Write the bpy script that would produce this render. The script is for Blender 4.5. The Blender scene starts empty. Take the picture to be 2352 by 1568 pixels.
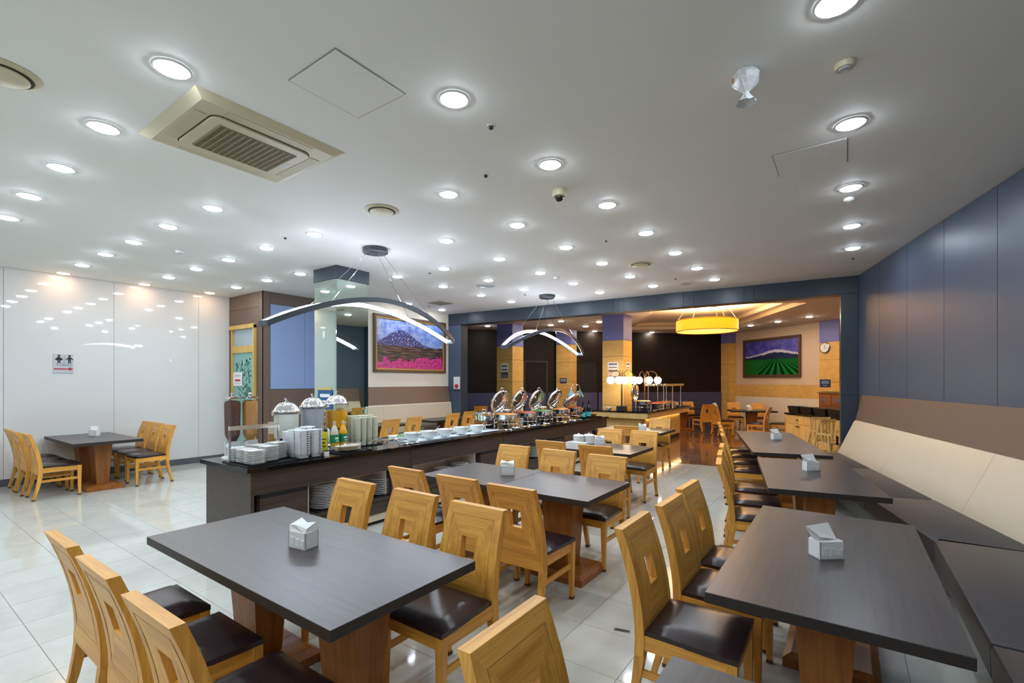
import bpy, math, random
from mathutils import Vector, Matrix
random.seed(7)
PI = math.pi
sc = bpy.context.scene
COL = sc.collection

# ---------------------------------------------------------------- camera
F_PX, CX, HOR = 1085.0, 1176.0, 876.0       # focal length, principal column, horizon row (2352 x 1568 frame)
EYE = 1.62
YAW = math.radians(35.3)                    # room axis +Y runs along the buffet, the view turns left of it
cam_d = bpy.data.cameras.new('camera')
cam = bpy.data.objects.new('camera', cam_d)
COL.objects.link(cam)
cam_d.sensor_width = 36.0
cam_d.lens = 36.0 * F_PX / 2352.0
cam_d.shift_y = (HOR - 784.0) / 2352.0
cam_d.clip_end = 100
cam.location = (0, 0, EYE)
cam.rotation_euler = (PI / 2, 0, YAW)
sc.camera = cam

# ---------------------------------------------------------------- world, exposure
world = bpy.data.worlds.new('world')
sc.world = world
world.use_nodes = True
world.node_tree.nodes['Background'].inputs[0].default_value = (0.5, 0.55, 0.6, 1)
world.node_tree.nodes['Background'].inputs[1].default_value = 0.03
sc.view_settings.view_transform = 'Standard'
sc.view_settings.look = 'None'
sc.view_settings.gamma = 1.0
sc.view_settings.use_curve_mapping = False
sc.view_settings.exposure = 1.42
try:
    sc.cycles.use_denoising = True
    sc.cycles.use_adaptive_sampling = True
    sc.cycles.adaptive_threshold = 0.05
    sc.cycles.adaptive_min_samples = 16
    sc.cycles.max_bounces = 8
    sc.cycles.diffuse_bounces = 4
    sc.cycles.glossy_bounces = 4
    sc.cycles.transmission_bounces = 4
    sc.cycles.transparent_max_bounces = 8
    sc.cycles.sample_clamp_indirect = 6.0
    sc.cycles.caustics_reflective = False
    sc.cycles.caustics_refractive = False
    sc.cycles.blur_glossy = 0.6
except Exception:
    pass
DOWN = 44.0        # radiance of a main-room downlight lens
DOWN_W = 80.0      # radiance of a downlight lens in the far dining room
DRUM = 0.75        # radiance of the drum shade
GLOBE = 9.0
LED = 12.0

CS, SN = math.cos(YAW), math.sin(YAW)
CEIL = 3.38

def cam2room(x, z):
    return (CS * x - SN * z, SN * x + CS * z)

def PR(px, py, h):
    """point of the horizontal plane at height h seen at photo pixel (px, py) -> room x, y"""
    z = F_PX * (EYE - h) / (py - HOR)
    return cam2room((px - CX) / F_PX * z, z)

def ATX(px, X):
    """y of the point with room x = X in photo column px"""
    t = (px - CX) / F_PX
    z = X / (CS * t - SN)
    return SN * t * z + CS * z

def ATD(px, z):
    return cam2room((px - CX) / F_PX * z, z)

# ---------------------------------------------------------------- mesh helpers
class MB:
    def __init__(s):
        s.v, s.f, s.m = [], [], []
        s.mat = 0
    def add(s, verts, faces, M=None, mat=None):
        o = len(s.v)
        if M is not None:
            verts = [tuple(M @ Vector(p)) for p in verts]
        s.v += [tuple(p) for p in verts]
        for f in faces:
            s.f.append([i + o for i in f])
            s.m.append(s.mat if mat is None else mat)
        return s
    def box(s, x0, x1, y0, y1, z0, z1, M=None, mat=None):
        v = [(x, y, z) for z in (z0, z1) for y in (y0, y1) for x in (x0, x1)]
        f = [(0, 2, 3, 1), (4, 5, 7, 6), (0, 1, 5, 4), (2, 6, 7, 3), (0, 4, 6, 2), (1, 3, 7, 5)]
        return s.add(v, f, M, mat)
    def cbox(s, cx, cy, cz, sx, sy, sz, M=None, mat=None):
        return s.box(cx - sx / 2, cx + sx / 2, cy - sy / 2, cy + sy / 2, cz - sz / 2, cz + sz / 2, M, mat)
    def frustum(s, cx, cy, z0, z1, a0, b0, a1, b1, M=None, mat=None, dx=0, dy=0):
        v = [(cx + i * a0 / 2, cy + j * b0 / 2, z0) for j in (-1, 1) for i in (-1, 1)]
        v += [(cx + dx + i * a1 / 2, cy + dy + j * b1 / 2, z1) for j in (-1, 1) for i in (-1, 1)]
        f = [(0, 2, 3, 1), (4, 5, 7, 6), (0, 1, 5, 4), (2, 6, 7, 3), (0, 4, 6, 2), (1, 3, 7, 5)]
        return s.add(v, f, M, mat)
    def prism(s, poly, z0, z1, M=None, mat=None):
        n = len(poly)
        v = [(x, y, z0) for x, y in poly] + [(x, y, z1) for x, y in poly]
        f = [list(range(n))[::-1], list(range(n, 2 * n))]
        f += [(i, (i + 1) % n, n + (i + 1) % n, n + i) for i in range(n)]
        return s.add(v, f, M, mat)
    def lathe(s, prof, n=24, c=(0, 0, 0), M=None, mat=None, cap0=True, cap1=True):
        v, f = [], []
        for r, z in prof:
            for k in range(n):
                a = 2 * PI * k / n
                v.append((c[0] + r * math.cos(a), c[1] + r * math.sin(a), c[2] + z))
        for i in range(len(prof) - 1):
            for k in range(n):
                k2 = (k + 1) % n
                f.append((i * n + k, i * n + k2, (i + 1) * n + k2, (i + 1) * n + k))
        if cap0: f.append(list(range(n))[::-1])
        if cap1: f.append([(len(prof) - 1) * n + k for k in range(n)])
        return s.add(v, f, M, mat)
    def sphere(s, c, r, n=20, m=12, M=None, mat=None, sz=1.0):
        prof = [(max(1e-4, r * math.sin(PI * i / m)), -r * sz * math.cos(PI * i / m)) for i in range(m + 1)]
        return s.lathe(prof, n, c, M, mat)
    def tube(s, pts, r, n=8, M=None, mat=None, close=False):
        pts = [Vector(p) for p in pts]
        v, f = [], []
        N = len(pts)
        up = Vector((0, 0, 1))
        prev = None
        for i, p in enumerate(pts):
            if close:
                d = pts[(i + 1) % N] - pts[i - 1]
            else:
                d = pts[min(i + 1, N - 1)] - pts[max(i - 1, 0)]
            d.normalize()
            a = d.cross(up) if prev is None else prev - d * prev.dot(d)
            if a.length < 1e-4: a = d.cross(Vector((1, 0, 0)))
            a.normalize(); prev = a
            b = d.cross(a)
            rr = r[i] if isinstance(r, (list, tuple)) else r
            for k in range(n):
                t = 2 * PI * k / n
                v.append(tuple(p + (a * math.cos(t) + b * math.sin(t)) * rr))
        for i in range(N if close else N - 1):
            j = (i + 1) % N
            for k in range(n):
                k2 = (k + 1) % n
                f.append((i * n + k, i * n + k2, j * n + k2, j * n + k))
        if not close:
            f.append(list(range(n))[::-1]); f.append([(N - 1) * n + k for k in range(n)])
        return s.add(v, f, M, mat)
    def mesh(s, name, smooth=False, angle=40):
        me = bpy.data.meshes.new(name)
        me.from_pydata(s.v, [], s.f)
        me.polygons.foreach_set('material_index', s.m)
        me.validate()
        if smooth:
            me.shade_smooth()
            me.set_sharp_from_angle(angle=math.radians(angle))
        me.update()
        return me

def link(name, me, mats=None, parent=None, loc=None, rz=None):
    if mats is not None and len(me.materials) == 0:
        for m in (mats if isinstance(mats, (list, tuple)) else [mats]):
            me.materials.append(m)
    o = bpy.data.objects.new(name, me)
    COL.objects.link(o)
    if parent is not None: o.parent = parent
    if loc is not None: o.location = loc
    if rz is not None: o.rotation_euler = (0, 0, rz)
    return o

def obj(name, mb, mats, parent=None, smooth=False, loc=None, rz=None, angle=40):
    return link(name, mb.mesh(name, smooth, angle), mats, parent, loc, rz)

def tag(o, label=None, cat=None, group=None, kind=None):
    if label: o['label'] = label
    if cat: o['category'] = cat
    if group: o['group'] = group
    if kind: o['kind'] = kind
    return o

def thing(name, label, cat, loc=(0, 0, 0), rz=0, group=None):
    o = bpy.data.objects.new(name, None)
    COL.objects.link(o)
    o.empty_display_size = 0.1
    o.location = loc; o.rotation_euler = (0, 0, rz)
    return tag(o, label, cat, group)

def struct(name, mb, mats, label=None, smooth=False, **k):
    return tag(obj(name, mb, mats, None, smooth, **k), label, None, None, 'structure')

def sroot(name, label, loc=(0, 0, 0), rz=0):
    o = bpy.data.objects.new(name, None); COL.objects.link(o)
    o.location = loc; o.rotation_euler = (0, 0, rz)
    return tag(o, label, None, None, 'structure')

def copy_tree(o, parent=None):
    c = o.copy(); COL.objects.link(c); c.parent = parent
    for ch in o.children:
        copy_tree(ch, c)
    return c

def place(root, first, loc, rz, label=None, group=None):
    o = root if first else copy_tree(root)
    o.location = loc; o.rotation_euler = (0, 0, rz)
    if label: o['label'] = label
    if group: o['group'] = group
    return o

# ---------------------------------------------------------------- materials
def srgb(r, g, b):
    return tuple(((c / 255 / 12.92) if c / 255 <= 0.04045 else ((c / 255 + 0.055) / 1.055) ** 2.4) for c in (r, g, b))

class NT:
    def __init__(s, name):
        s.m = bpy.data.materials.new(name); s.m.use_nodes = True
        s.t = s.m.node_tree; s.b = s.t.nodes['Principled BSDF']
    def n(s, kind, **k):
        x = s.t.nodes.new(kind)
        for a, v in k.items(): setattr(x, a, v)
        return x
    def l(s, a, b): s.t.links.new(a, b)
    def val(s, sock, v):
        if hasattr(v, 'is_output'): s.l(v, sock)
        else: sock.default_value = v
    def math(s, op, a, b=0.0, c=0.0):
        x = s.n('ShaderNodeMath', operation=op)
        s.val(x.inputs[0], a); s.val(x.inputs[1], b); s.val(x.inputs[2], c)
        return x.outputs[0]
    def mix(s, f, a, b):
        x = s.n('ShaderNodeMix', data_type='RGBA')
        s.val(x.inputs[0], f)
        for i, v in ((6, a), (7, b)):
            if hasattr(v, 'is_output'): s.l(v, x.inputs[i])
            else: x.inputs[i].default_value = tuple(v) + ((1,) if len(v) == 3 else ())
        return x.outputs[2]
    def ramp(s, f, stops, interp='LINEAR'):
        x = s.n('ShaderNodeValToRGB'); s.l(f, x.inputs[0]); cr = x.color_ramp
        cr.interpolation = interp
        while len(cr.elements) < len(stops): cr.elements.new(0.5)
        for e, (p, c) in zip(cr.elements, stops):
            e.position = p; e.color = tuple(c) + (1,)
        return x.outputs[0]
    def coord(s, out='Object', scale=(1, 1, 1), rnd=0.0):
        tc = s.n('ShaderNodeTexCoord')
        mp = s.n('ShaderNodeMapping'); mp.inputs['Scale'].default_value = scale
        s.l(tc.outputs[out], mp.inputs[0])
        if rnd:
            oi = s.n('ShaderNodeObjectInfo')
            cb = s.n('ShaderNodeCombineXYZ')
            r = s.math('MULTIPLY', oi.outputs['Random'], rnd)
            for i in range(3): s.l(r, cb.inputs[i])
            s.l(cb.outputs[0], mp.inputs['Location'])
        return mp.outputs[0]
    def noise(s, vec, scale=5, detail=3, rough=0.5):
        x = s.n('ShaderNodeTexNoise'); s.l(vec, x.inputs['Vector'])
        x.inputs['Scale'].default_value = scale; x.inputs['Detail'].default_value = detail
        x.inputs['Roughness'].default_value = rough
        return x.outputs['Fac']
    def bump(s, h, strength=0.1, dist=0.01):
        x = s.n('ShaderNodeBump'); x.inputs['Strength'].default_value = strength
        x.inputs['Distance'].default_value = dist
        s.l(h, x.inputs['Height']); s.l(x.outputs[0], s.b.inputs['Normal'])
    def set(s, col=None, rough=None, metal=None, spec=None, coat=None, trans=None, ior=None, emis=None, est=None, alpha=None):
        I = s.b.inputs
        if col is not None:
            if hasattr(col, 'is_output'): s.l(col, I['Base Color'])
            else: I['Base Color'].default_value = tuple(col) + (1,)
        if rough is not None: s.val(I['Roughness'], rough)
        if metal is not None: I['Metallic'].default_value = metal
        if spec is not None: I['Specular IOR Level'].default_value = spec
        if coat is not None: I['Coat Weight'].default_value = coat; I['Coat Roughness'].default_value = 0.05
        if trans is not None: I['Transmission Weight'].default_value = trans
        if ior is not None: I['IOR'].default_value = ior
        if alpha is not None: I['Alpha'].default_value = alpha
        if emis is not None:
            if hasattr(emis, 'is_output'): s.l(emis, I['Emission Color'])
            else: I['Emission Color'].default_value = tuple(emis) + (1,)
            I['Emission Strength'].default_value = est
        return s.m

def plain(name, col, rough=0.5, var=0.06, scale=6, **k):
    n = NT(name)
    f = n.noise(n.coord('Object'), scale, 3)
    c0 = tuple(max(0, c * (1 - var)) for c in col); c1 = tuple(min(1, c * (1 + var)) for c in col)
    return n.set(n.mix(f, c0, c1), rough, **k)

def wood(name, c_dark, c_light, grain='z', rough=0.38, dens=26.0, spec=0.4, rnd=9.0, stretch=0.05):
    n = NT(name)
    sc3 = {'x': (stretch, 1, 1), 'y': (1, stretch, 1), 'z': (1, 1, stretch)}[grain]
    v = n.coord('Object', sc3, rnd)
    a = n.noise(v, dens, 4, 0.6)
    b = n.noise(v, dens * 5, 2, 0.5)
    f = n.math('ADD', n.math('MULTIPLY', a, 0.75), n.math('MULTIPLY', b, 0.3))
    col = n.ramp(f, [(0.32, c_dark), (0.66, c_light)])
    n.set(col, rough, spec=spec)
    n.bump(f, 0.06, 0.004)
    return n.m

def glow(name, col, strength):
    n = NT(name)
    return n.set((0.8, 0.8, 0.8), 0.4, emis=col, est=strength)

def metal(name, col=(0.75, 0.76, 0.77), rough=0.16):
    n = NT(name)
    f = n.noise(n.coord('Object', (3, 3, 30)), 8, 2)
    return n.set(col, n.math('ADD', n.math('MULTIPLY', f, 0.08), rough - 0.04), metal=1.0)

M = {}
OAK_D, OAK_L = (0.46, 0.192, 0.024), (0.80, 0.405, 0.072)
M['oak_x'] = wood('oak_cross_grain', OAK_D, OAK_L, 'x')
M['oak_z'] = wood('oak_upright_grain', OAK_D, OAK_L, 'z')
M['oak_y'] = wood('oak_long_grain', OAK_D, OAK_L, 'y')
M['ped'] = wood('pedestal_wood', (0.20, 0.062, 0.010), (0.36, 0.135, 0.024), 'z', 0.4, 20)
M['ped_base'] = wood('pedestal_base_wood', (0.20, 0.060, 0.010), (0.36, 0.135, 0.026), 'x', 0.35, 20)
M['top_x'] = wood('dark_laminate_x', (0.048, 0.038, 0.036), (0.082, 0.067, 0.063), 'x', 0.33, 60, 0.55, 3, 0.03)
M['top_y'] = wood('dark_laminate_y', (0.048, 0.038, 0.036), (0.082, 0.067, 0.063), 'y', 0.33, 60, 0.55, 3, 0.03)
M['top_edge'] = plain('dark_edge_band', (0.020, 0.015, 0.013), 0.5)
M['leather'] = plain('dark_leather', (0.026, 0.013, 0.014), 0.28, 0.15, 30)
M['foot'] = plain('chair_glide', (0.12, 0.045, 0.015), 0.5)
M['ceil'] = plain('ceiling_paint', (0.88, 0.88, 0.85), 0.7, 0.02, 1.2)
M['white_gloss'] = plain('white_gloss_panel', (0.74, 0.74, 0.725), 0.03, 0.02, 2, spec=0.5)
M['white_wall'] = plain('white_paint', (0.78, 0.78, 0.76), 0.5, 0.02)
M['grout'] = plain('grout', (0.30, 0.30, 0.28), 0.7)
M['seam'] = plain('dark_seam', (0.03, 0.03, 0.03), 0.7)
M['seam_l'] = plain('light_seam', (0.42, 0.42, 0.41), 0.6)
M['base_grey'] = plain('grey_baseboard', (0.10, 0.115, 0.13), 0.4)
M['slate'] = plain('slate_panel', (0.075, 0.100, 0.145), 0.40, 0.1, 2, spec=0.38)
M['slate_d'] = plain('slate_dark_panel', (0.032, 0.047, 0.064), 0.36, 0.1, 2, spec=0.4)
M['brown_pan'] = plain('brown_panel', (0.13, 0.088, 0.066), 0.45, 0.08, 3)
M['brown_vin'] = plain('brown_vinyl', (0.17, 0.105, 0.07), 0.45, 0.06, 10)
M['cream_vin'] = plain('cream_vinyl', (0.64, 0.55, 0.40), 0.45, 0.04, 8)
M['seat_vin'] = plain('dark_seat_vinyl', (0.060, 0.050, 0.050), 0.42, 0.1, 40)
M['blue_pan'] = plain('blue_panel', (0.24, 0.34, 0.58), 0.5, 0.04, 3)
M['cream_wall'] = plain('cream_wall', (0.76, 0.69, 0.58), 0.6, 0.03, 2)
M['tan_wall'] = plain('tan_wall', (0.64, 0.50, 0.36), 0.55, 0.04, 2)
M['yellow_pan'] = wood('yellow_birch_panel', (0.58, 0.34, 0.09), (0.74, 0.47, 0.15), 'x', 0.45, 8, 0.4, 4, 0.2)
M['violet_pan'] = plain('violet_blue_panel', (0.17, 0.19, 0.48), 0.5, 0.05, 2)
M['dark_wall'] = plain('dark_brown_wall', (0.011, 0.007, 0.0055), 0.5, 0.1, 2, spec=0.2)
M['navy'] = plain('navy_band', (0.055, 0.06, 0.14), 0.55, 0.06, 2)
M['black'] = plain('black_plastic', (0.012, 0.012, 0.014), 0.35)
M['void'] = plain('opening_shade', (0.004, 0.004, 0.005), 0.7)  # flat black stands in for the shade inside the doorway and finger slots
M['granite'] = plain('black_granite', (0.006, 0.006, 0.007), 0.06, 0.3, 60, spec=0.4)
M['cab'] = wood('wenge_veneer', (0.034, 0.022, 0.017), (0.070, 0.048, 0.038), 'y', 0.4, 40, 0.4, 4, 0.03)
M['cab_in'] = plain('niche_lining', (0.62, 0.54, 0.49), 0.5)
M['groove'] = plain('veneer_joint', (0.30, 0.135, 0.022), 0.5)
M['kick'] = plain('cream_kick', (0.62, 0.55, 0.42), 0.5)
M['steel'] = metal('stainless_steel')
M['chrome'] = metal('chrome', (0.86, 0.86, 0.87), 0.06)
M['steel_d'] = metal('dark_steel', (0.30, 0.31, 0.33), 0.3)
M['mirror'] = NT('mirror_cladding').set((0.66, 0.80, 0.75), 0.015, metal=1.0)
M['china'] = plain('white_china', (0.82, 0.82, 0.80), 0.15, 0.02, 4)
M['melamine'] = plain('white_melamine', (0.80, 0.82, 0.84), 0.3, 0.02, 4)
M['paper'] = plain('paper_napkin', (0.85, 0.85, 0.84), 0.8, 0.03, 20)
M['white_pl'] = plain('white_plastic', (0.78, 0.79, 0.79), 0.3, 0.02)
M['ivory'] = plain('ivory_plastic', (0.62, 0.555, 0.375), 0.4, 0.04)
M['ivory_d'] = plain('ivory_vent', (0.55, 0.49, 0.32), 0.45, 0.05)
M['grille'] = plain('grille_plastic', (0.30, 0.24, 0.13), 0.5)
M['grille_dark'] = plain('grille_depth', (0.035, 0.025, 0.015), 0.7)
M['gold'] = plain('gold_frame', (0.45, 0.27, 0.08), 0.35, 0.12, 20, metal=0.4)
M['brown_frame'] = plain('dark_bronze_frame', (0.10, 0.055, 0.028), 0.4, 0.15, 20)
M['lens'] = glow('downlight_lens', (0.87, 0.98, 1.10), DOWN)
M['lens_warm'] = glow('downlight_lens_warm', (1.0, 0.87, 0.74), DOWN_W)
M['led'] = glow('led_strip', (0.84, 0.93, 1.12), LED)
M['lens_wash'] = glow('wall_washer_lens', (1.0, 0.62, 0.36), 14.0)
M['globe'] = glow('globe_glass', (1.0, 0.80, 0.55), GLOBE)
M['drum'] = glow('drum_shade', (0.95, 0.27, 0.008), DRUM)
M['drum_up'] = glow('drum_uplight', (1.0, 0.70, 0.36), 32.0)  # added glow inside the drum, warms and brightens the far ceiling
M['drum_low'] = glow('drum_diffuser', (1.0, 0.50, 0.07), DRUM * 1.6)
for k_, c_ in (('drum', (0.50, 0.19, 0.008)), ('drum_low', (0.6, 0.38, 0.06))):
    M[k_].node_tree.nodes['Principled BSDF'].inputs['Base Color'].default_value = c_ + (1,)
M['lampbar'] = plain('gunmetal_bar', (0.05, 0.06, 0.075), 0.3, 0.05)
M['red'] = plain('red_plastic', (0.60, 0.02, 0.03), 0.4)
M['cyan'] = plain('cyan_label', (0.05, 0.60, 0.62), 0.4)
M['teal'] = plain('teal_shade', (0.02, 0.16, 0.15), 0.3)
M['yellow'] = plain('yellow_card', (0.80, 0.78, 0.03), 0.5)
M['orange'] = plain('orange_juice', (0.85, 0.40, 0.01), 0.25)
M['milk'] = plain('milk_white', (0.80, 0.82, 0.74), 0.25, 0.02)
M['greydrink'] = plain('pale_grey_drink', (0.46, 0.50, 0.56), 0.25, 0.02)
M['choc'] = plain('chocolate_cereal', (0.10, 0.035, 0.025), 0.7, 0.5, 90)
M['flakes'] = plain('corn_flakes', (0.62, 0.30, 0.09), 0.7, 0.35, 80)
M['green_lab'] = plain('green_label', (0.01, 0.24, 0.10), 0.4)
M['bread'] = plain('bread_crust', (0.40, 0.16, 0.05), 0.6, 0.3, 30)
M['food_o'] = plain('orange_food', (0.62, 0.24, 0.05), 0.5, 0.3, 40)
M['food_r'] = plain('red_food', (0.40, 0.07, 0.03), 0.5, 0.4, 40)
M['food_g'] = plain('green_food', (0.10, 0.22, 0.04), 0.5, 0.4, 40)
M['ice'] = plain('crushed_ice', (0.72, 0.80, 0.84), 0.3, 0.15, 60)
def clear_mat():
    n = NT('clear_acrylic')
    tr = n.n('ShaderNodeBsdfTransparent'); tr.inputs[0].default_value = (0.95, 0.96, 0.96, 1)
    gl = n.n('ShaderNodeBsdfGlossy'); gl.inputs['Roughness'].default_value = 0.05
    mx = n.n('ShaderNodeMixShader'); mx.inputs[0].default_value = 0.07; n.l(tr.outputs[0], mx.inputs[1]); n.l(gl.outputs[0], mx.inputs[2])
    n.l(mx.outputs[0], n.t.nodes['Material Output'].inputs[0])
    return n.m
M['clear'] = clear_mat()
M['cup_pl'] = plain('pale_plastic_cup', (0.80, 0.82, 0.66), 0.25, 0.05, 10)
M['blue_sign'] = plain('blue_sign', (0.012, 0.10, 0.24), 0.4)
M['navy_sign'] = plain('navy_sign', (0.02, 0.04, 0.12), 0.4)
M['ink'] = plain('black_ink', (0.012, 0.014, 0.018), 0.5)
M['ink_grey'] = plain('grey_ink', (0.14, 0.15, 0.22), 0.5)
M['sign_grey'] = plain('silver_sign', (0.52, 0.56, 0.57), 0.35, 0.05)
M['red_ink'] = plain('red_ink', (0.45, 0.02, 0.05), 0.5)
M['teal_glass'] = plain('teal_frosted_glass', (0.22, 0.46, 0.42), 0.15, 0.04, 2)
M['leaf_ink'] = plain('leaf_etching', (0.05, 0.17, 0.11), 0.4, 0.3, 12)
M['oak_trim'] = wood('gilt_wood_trim', (0.52, 0.33, 0.08), (0.70, 0.48, 0.14), 'z', 0.4, 12)
M['birch'] = wood('birch_cabinet', (0.62, 0.42, 0.14), (0.76, 0.55, 0.22), 'z', 0.4, 10, 0.4, 4, 0.1)
M['choc_wood'] = wood('reddish_wood', (0.20, 0.07, 0.022), (0.34, 0.13, 0.04), 'x', 0.4, 14)
M['bronze'] = metal('bronze_arm', (0.20, 0.12, 0.06), 0.35)
M['film'] = NT('crinkled_film').set((0.85, 0.86, 0.86), 0.2, trans=0.35, ior=1.1)
M['glassblack'] = plain('dark_glass', (0.01, 0.012, 0.012), 0.06, 0.1, 5, spec=0.6)

def floor_tile_mat():
    n = NT('polished_porcelain')
    v = n.coord('Object', (1, 1, 1), 30.0)
    a = n.noise(v, 2.2, 5, 0.6)
    b = n.noise(n.coord('Object', (1, 1, 1), 50.0), 9, 3, 0.6)
    f = n.math('ADD', n.math('MULTIPLY', a, 0.7), n.math('MULTIPLY', b, 0.3))
    col = n.ramp(f, [(0.36, (0.535, 0.54, 0.485)), (0.62, (0.605, 0.615, 0.565))])
    return n.set(col, 0.075, spec=0.5)
M['tile'] = floor_tile_mat()

def granite_floor_mat():
    n = NT('brown_granite_floor')
    a = n.noise(n.coord('Object'), 5, 6, 0.7)
    b = n.noise(n.coord('Object'), 60, 2, 0.6)
    f = n.math('ADD', n.math('MULTIPLY', a, 0.6), n.math('MULTIPLY', b, 0.4))
    return n.set(n.ramp(f, [(0.35, (0.13, 0.062, 0.034)), (0.65, (0.26, 0.145, 0.09))]), 0.08, spec=0.5)
M['floor_b'] = granite_floor_mat()
# ================================================================= STRUCTURE
def frame(p0, p1, inward=1):
    """matrix: x along p0->p1, y into the room, z up"""
    d = Vector((p1[0] - p0[0], p1[1] - p0[1], 0)); L = d.length; d.normalize()
    n = Vector((-d.y, d.x, 0)) * inward
    m = Matrix(((d.x, n.x, 0, p0[0]), (d.y, n.y, 0, p0[1]), (0, 0, 1, 0), (0, 0, 0, 1)))
    return m, L

def fbox(mb, fm, x0, x1, y0, y1, z0, z1, mat=None):
    return mb.box(x0, x1, y0, y1, z0, z1, fm, mat)

def panels(parent, fm, cuts, z0, z1, mat, depth=0.012, gap=0.003, y0=0.0, name='panel'):
    out = []
    for a, b in zip(cuts[:-1], cuts[1:]):
        out.append(obj(name, fbox(MB(), fm, a + gap, b - gap, y0, y0 + depth, z0 + gap, z1 - gap), mat, parent))
    return out

XL = -10.58                       # face of the white wall
BLK_X, BLK_Y = -9.22, 4.67        # brown block with the restroom door
PW_X, PW_Y0 = -8.53, 6.2          # wall with the mountain picture
B0 = cam2room(-1.67, 12.40)       # header beam, left end
B1 = cam2room(5.742, 7.826)       # header beam, right end (corner with the slate wall)
BEND = cam2room(3.874, 3.012)     # where the slate wall turns
YB = -3.6                         # wall behind the camera
XR = BEND[0]

# ---- floor of the main room
slab = MB().prism([(XL - .1, YB - .1), (XR + .1, YB - .1), (XR + .1, BEND[1]), (B1[0] + .1, B1[1] + .06), (B0[0], B0[1] + .06), (PW_X - .1, B0[1]), (XL - .1, B0[1])], -0.12, -0.004)
floor = struct('floor', slab, M['grout'], 'cream polished porcelain floor of the main dining room')
TS = 0.434
TX0, TY0 = -1.455 - TS * 40, 2.86 - TS * 40
beam_m, beam_L = frame(B0, B1)
def beam_y(x):
    return B0[1] + (B1[1] - B0[1]) * (x - B0[0]) / (B1[0] - B0[0])
def right_x(y):
    if y <= BEND[1]: return XR
    return BEND[0] + (B1[0] - BEND[0]) * (y - BEND[1]) / (B1[1] - BEND[1])
def inside(x, y):
    if x < XL or y < YB or x > right_x(y): return False
    if y > BLK_Y and x < BLK_X: return False
    if y > PW_Y0 and x < PW_X: return False
    return y < beam_y(x) + .06
def clip_tile(x, y, g=0.0012):
    """tile polygon cut to the room's straight borders"""
    poly = [(x + g, y + g), (x + TS - g, y + g), (x + TS - g, y + TS - g), (x + g, y + TS - g)]
    planes = [((XL, 0), (1, 0)), ((0, YB), (0, 1)), ((XR, 0), (-1, 0))]
    dx, dy = B1[0] - BEND[0], B1[1] - BEND[1]
    planes.append((BEND, (-dy, dx)))
    bx, by = B1[0] - B0[0], B1[1] - B0[1]
    planes.append(((B0[0], B0[1] + .06), (by, -bx)))
    if y + TS / 2 > BLK_Y: planes.append(((BLK_X, 0), (1, 0)))
    if y + TS / 2 > PW_Y0: planes.append(((PW_X, 0), (1, 0)))
    cut = False
    for p, nn in planes:
        out = []
        for i in range(len(poly)):
            a, b = poly[i], poly[(i + 1) % len(poly)]
            da = (a[0] - p[0]) * nn[0] + (a[1] - p[1]) * nn[1]
            db = (b[0] - p[0]) * nn[0] + (b[1] - p[1]) * nn[1]
            if da >= 0: out.append(a)
            if da * db < 0:
                t = da / (da - db); out.append((a[0] + (b[0] - a[0]) * t, a[1] + (b[1] - a[1]) * t))
            if da < 0: cut = True
        poly = out
        if len(poly) < 3: return None, True
    return poly, cut
tile_mb = MB().frustum(TS / 2, TS / 2, -0.008, 0.0, TS - 0.0024, TS - 0.0024, TS - 0.0034, TS - 0.0034)
tile_me = tile_mb.mesh('floor_tile'); tile_me.materials.append(M['tile'])
cells = []
for i in range(0, 80):
    for j in range(0, 80):
        x, y = TX0 + i * TS, TY0 + j * TS
        poly, cut = clip_tile(x, y)
        if not poly: continue
        cx, cy = x + TS / 2, y + TS / 2
        zc = -SN * cx + CS * cy; xc = CS * cx + SN * cy
        vis = False
        if zc > 0.4:
            u = CX + F_PX * xc / zc; v = HOR + F_PX * EYE / zc
            vis = -150 < u < 2500 and v < 1800
        cells.append((0 if vis and not cut else 1, math.hypot(cx, cy), x, y, poly))
cells.sort(key=lambda c: (c[0], c[1]))
rest = MB()
for k, (hid, dist, x, y, poly) in enumerate(cells):
    if k < 300 and not hid:
        link('floor_tile', tile_me, None, floor, (x, y, 0))
    else:
        rest.prism(poly, -0.008, 0.0)
tag(obj('floor_tile_field', rest, M['tile'], floor), kind='stuff')

# ---- ceiling slab of the main room
cmb = MB().prism([(XL - .15, YB - .15), (XR + .15, YB - .15), (XR + .15, BEND[1]), (B1[0] + .15, B1[1]), (B0[0], B0[1]), (PW_X - .15, B0[1]), (XL - .15, B0[1])], CEIL, CEIL + 0.15)
struct('ceiling', cmb, M['ceil'], 'white painted flat ceiling dotted with recessed downlights')

# ---- white glossy wall on the left
wl = struct('wall_left', MB().box(XL - 0.15, XL - 0.012, YB, BLK_Y, 0, CEIL), M['seam_l'], 'white high gloss panel wall with thin upright seams')
fm, L = frame((XL - 0.012, YB), (XL - 0.012, BLK_Y), -1)
cuts = [0] + [y - YB for y in (-2.61, -1.27, 0.07, 1.41, 2.75, 4.09)] + [L]
panels(wl, fm, cuts, 0.0, CEIL, M['white_gloss'], 0.012, 0.0025)
struct('baseboard_left', MB().box(XL, XL + 0.014, YB, BLK_Y, 0.001, 0.115), M['base_grey'], 'grey skirting strip below the white gloss wall')

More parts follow.
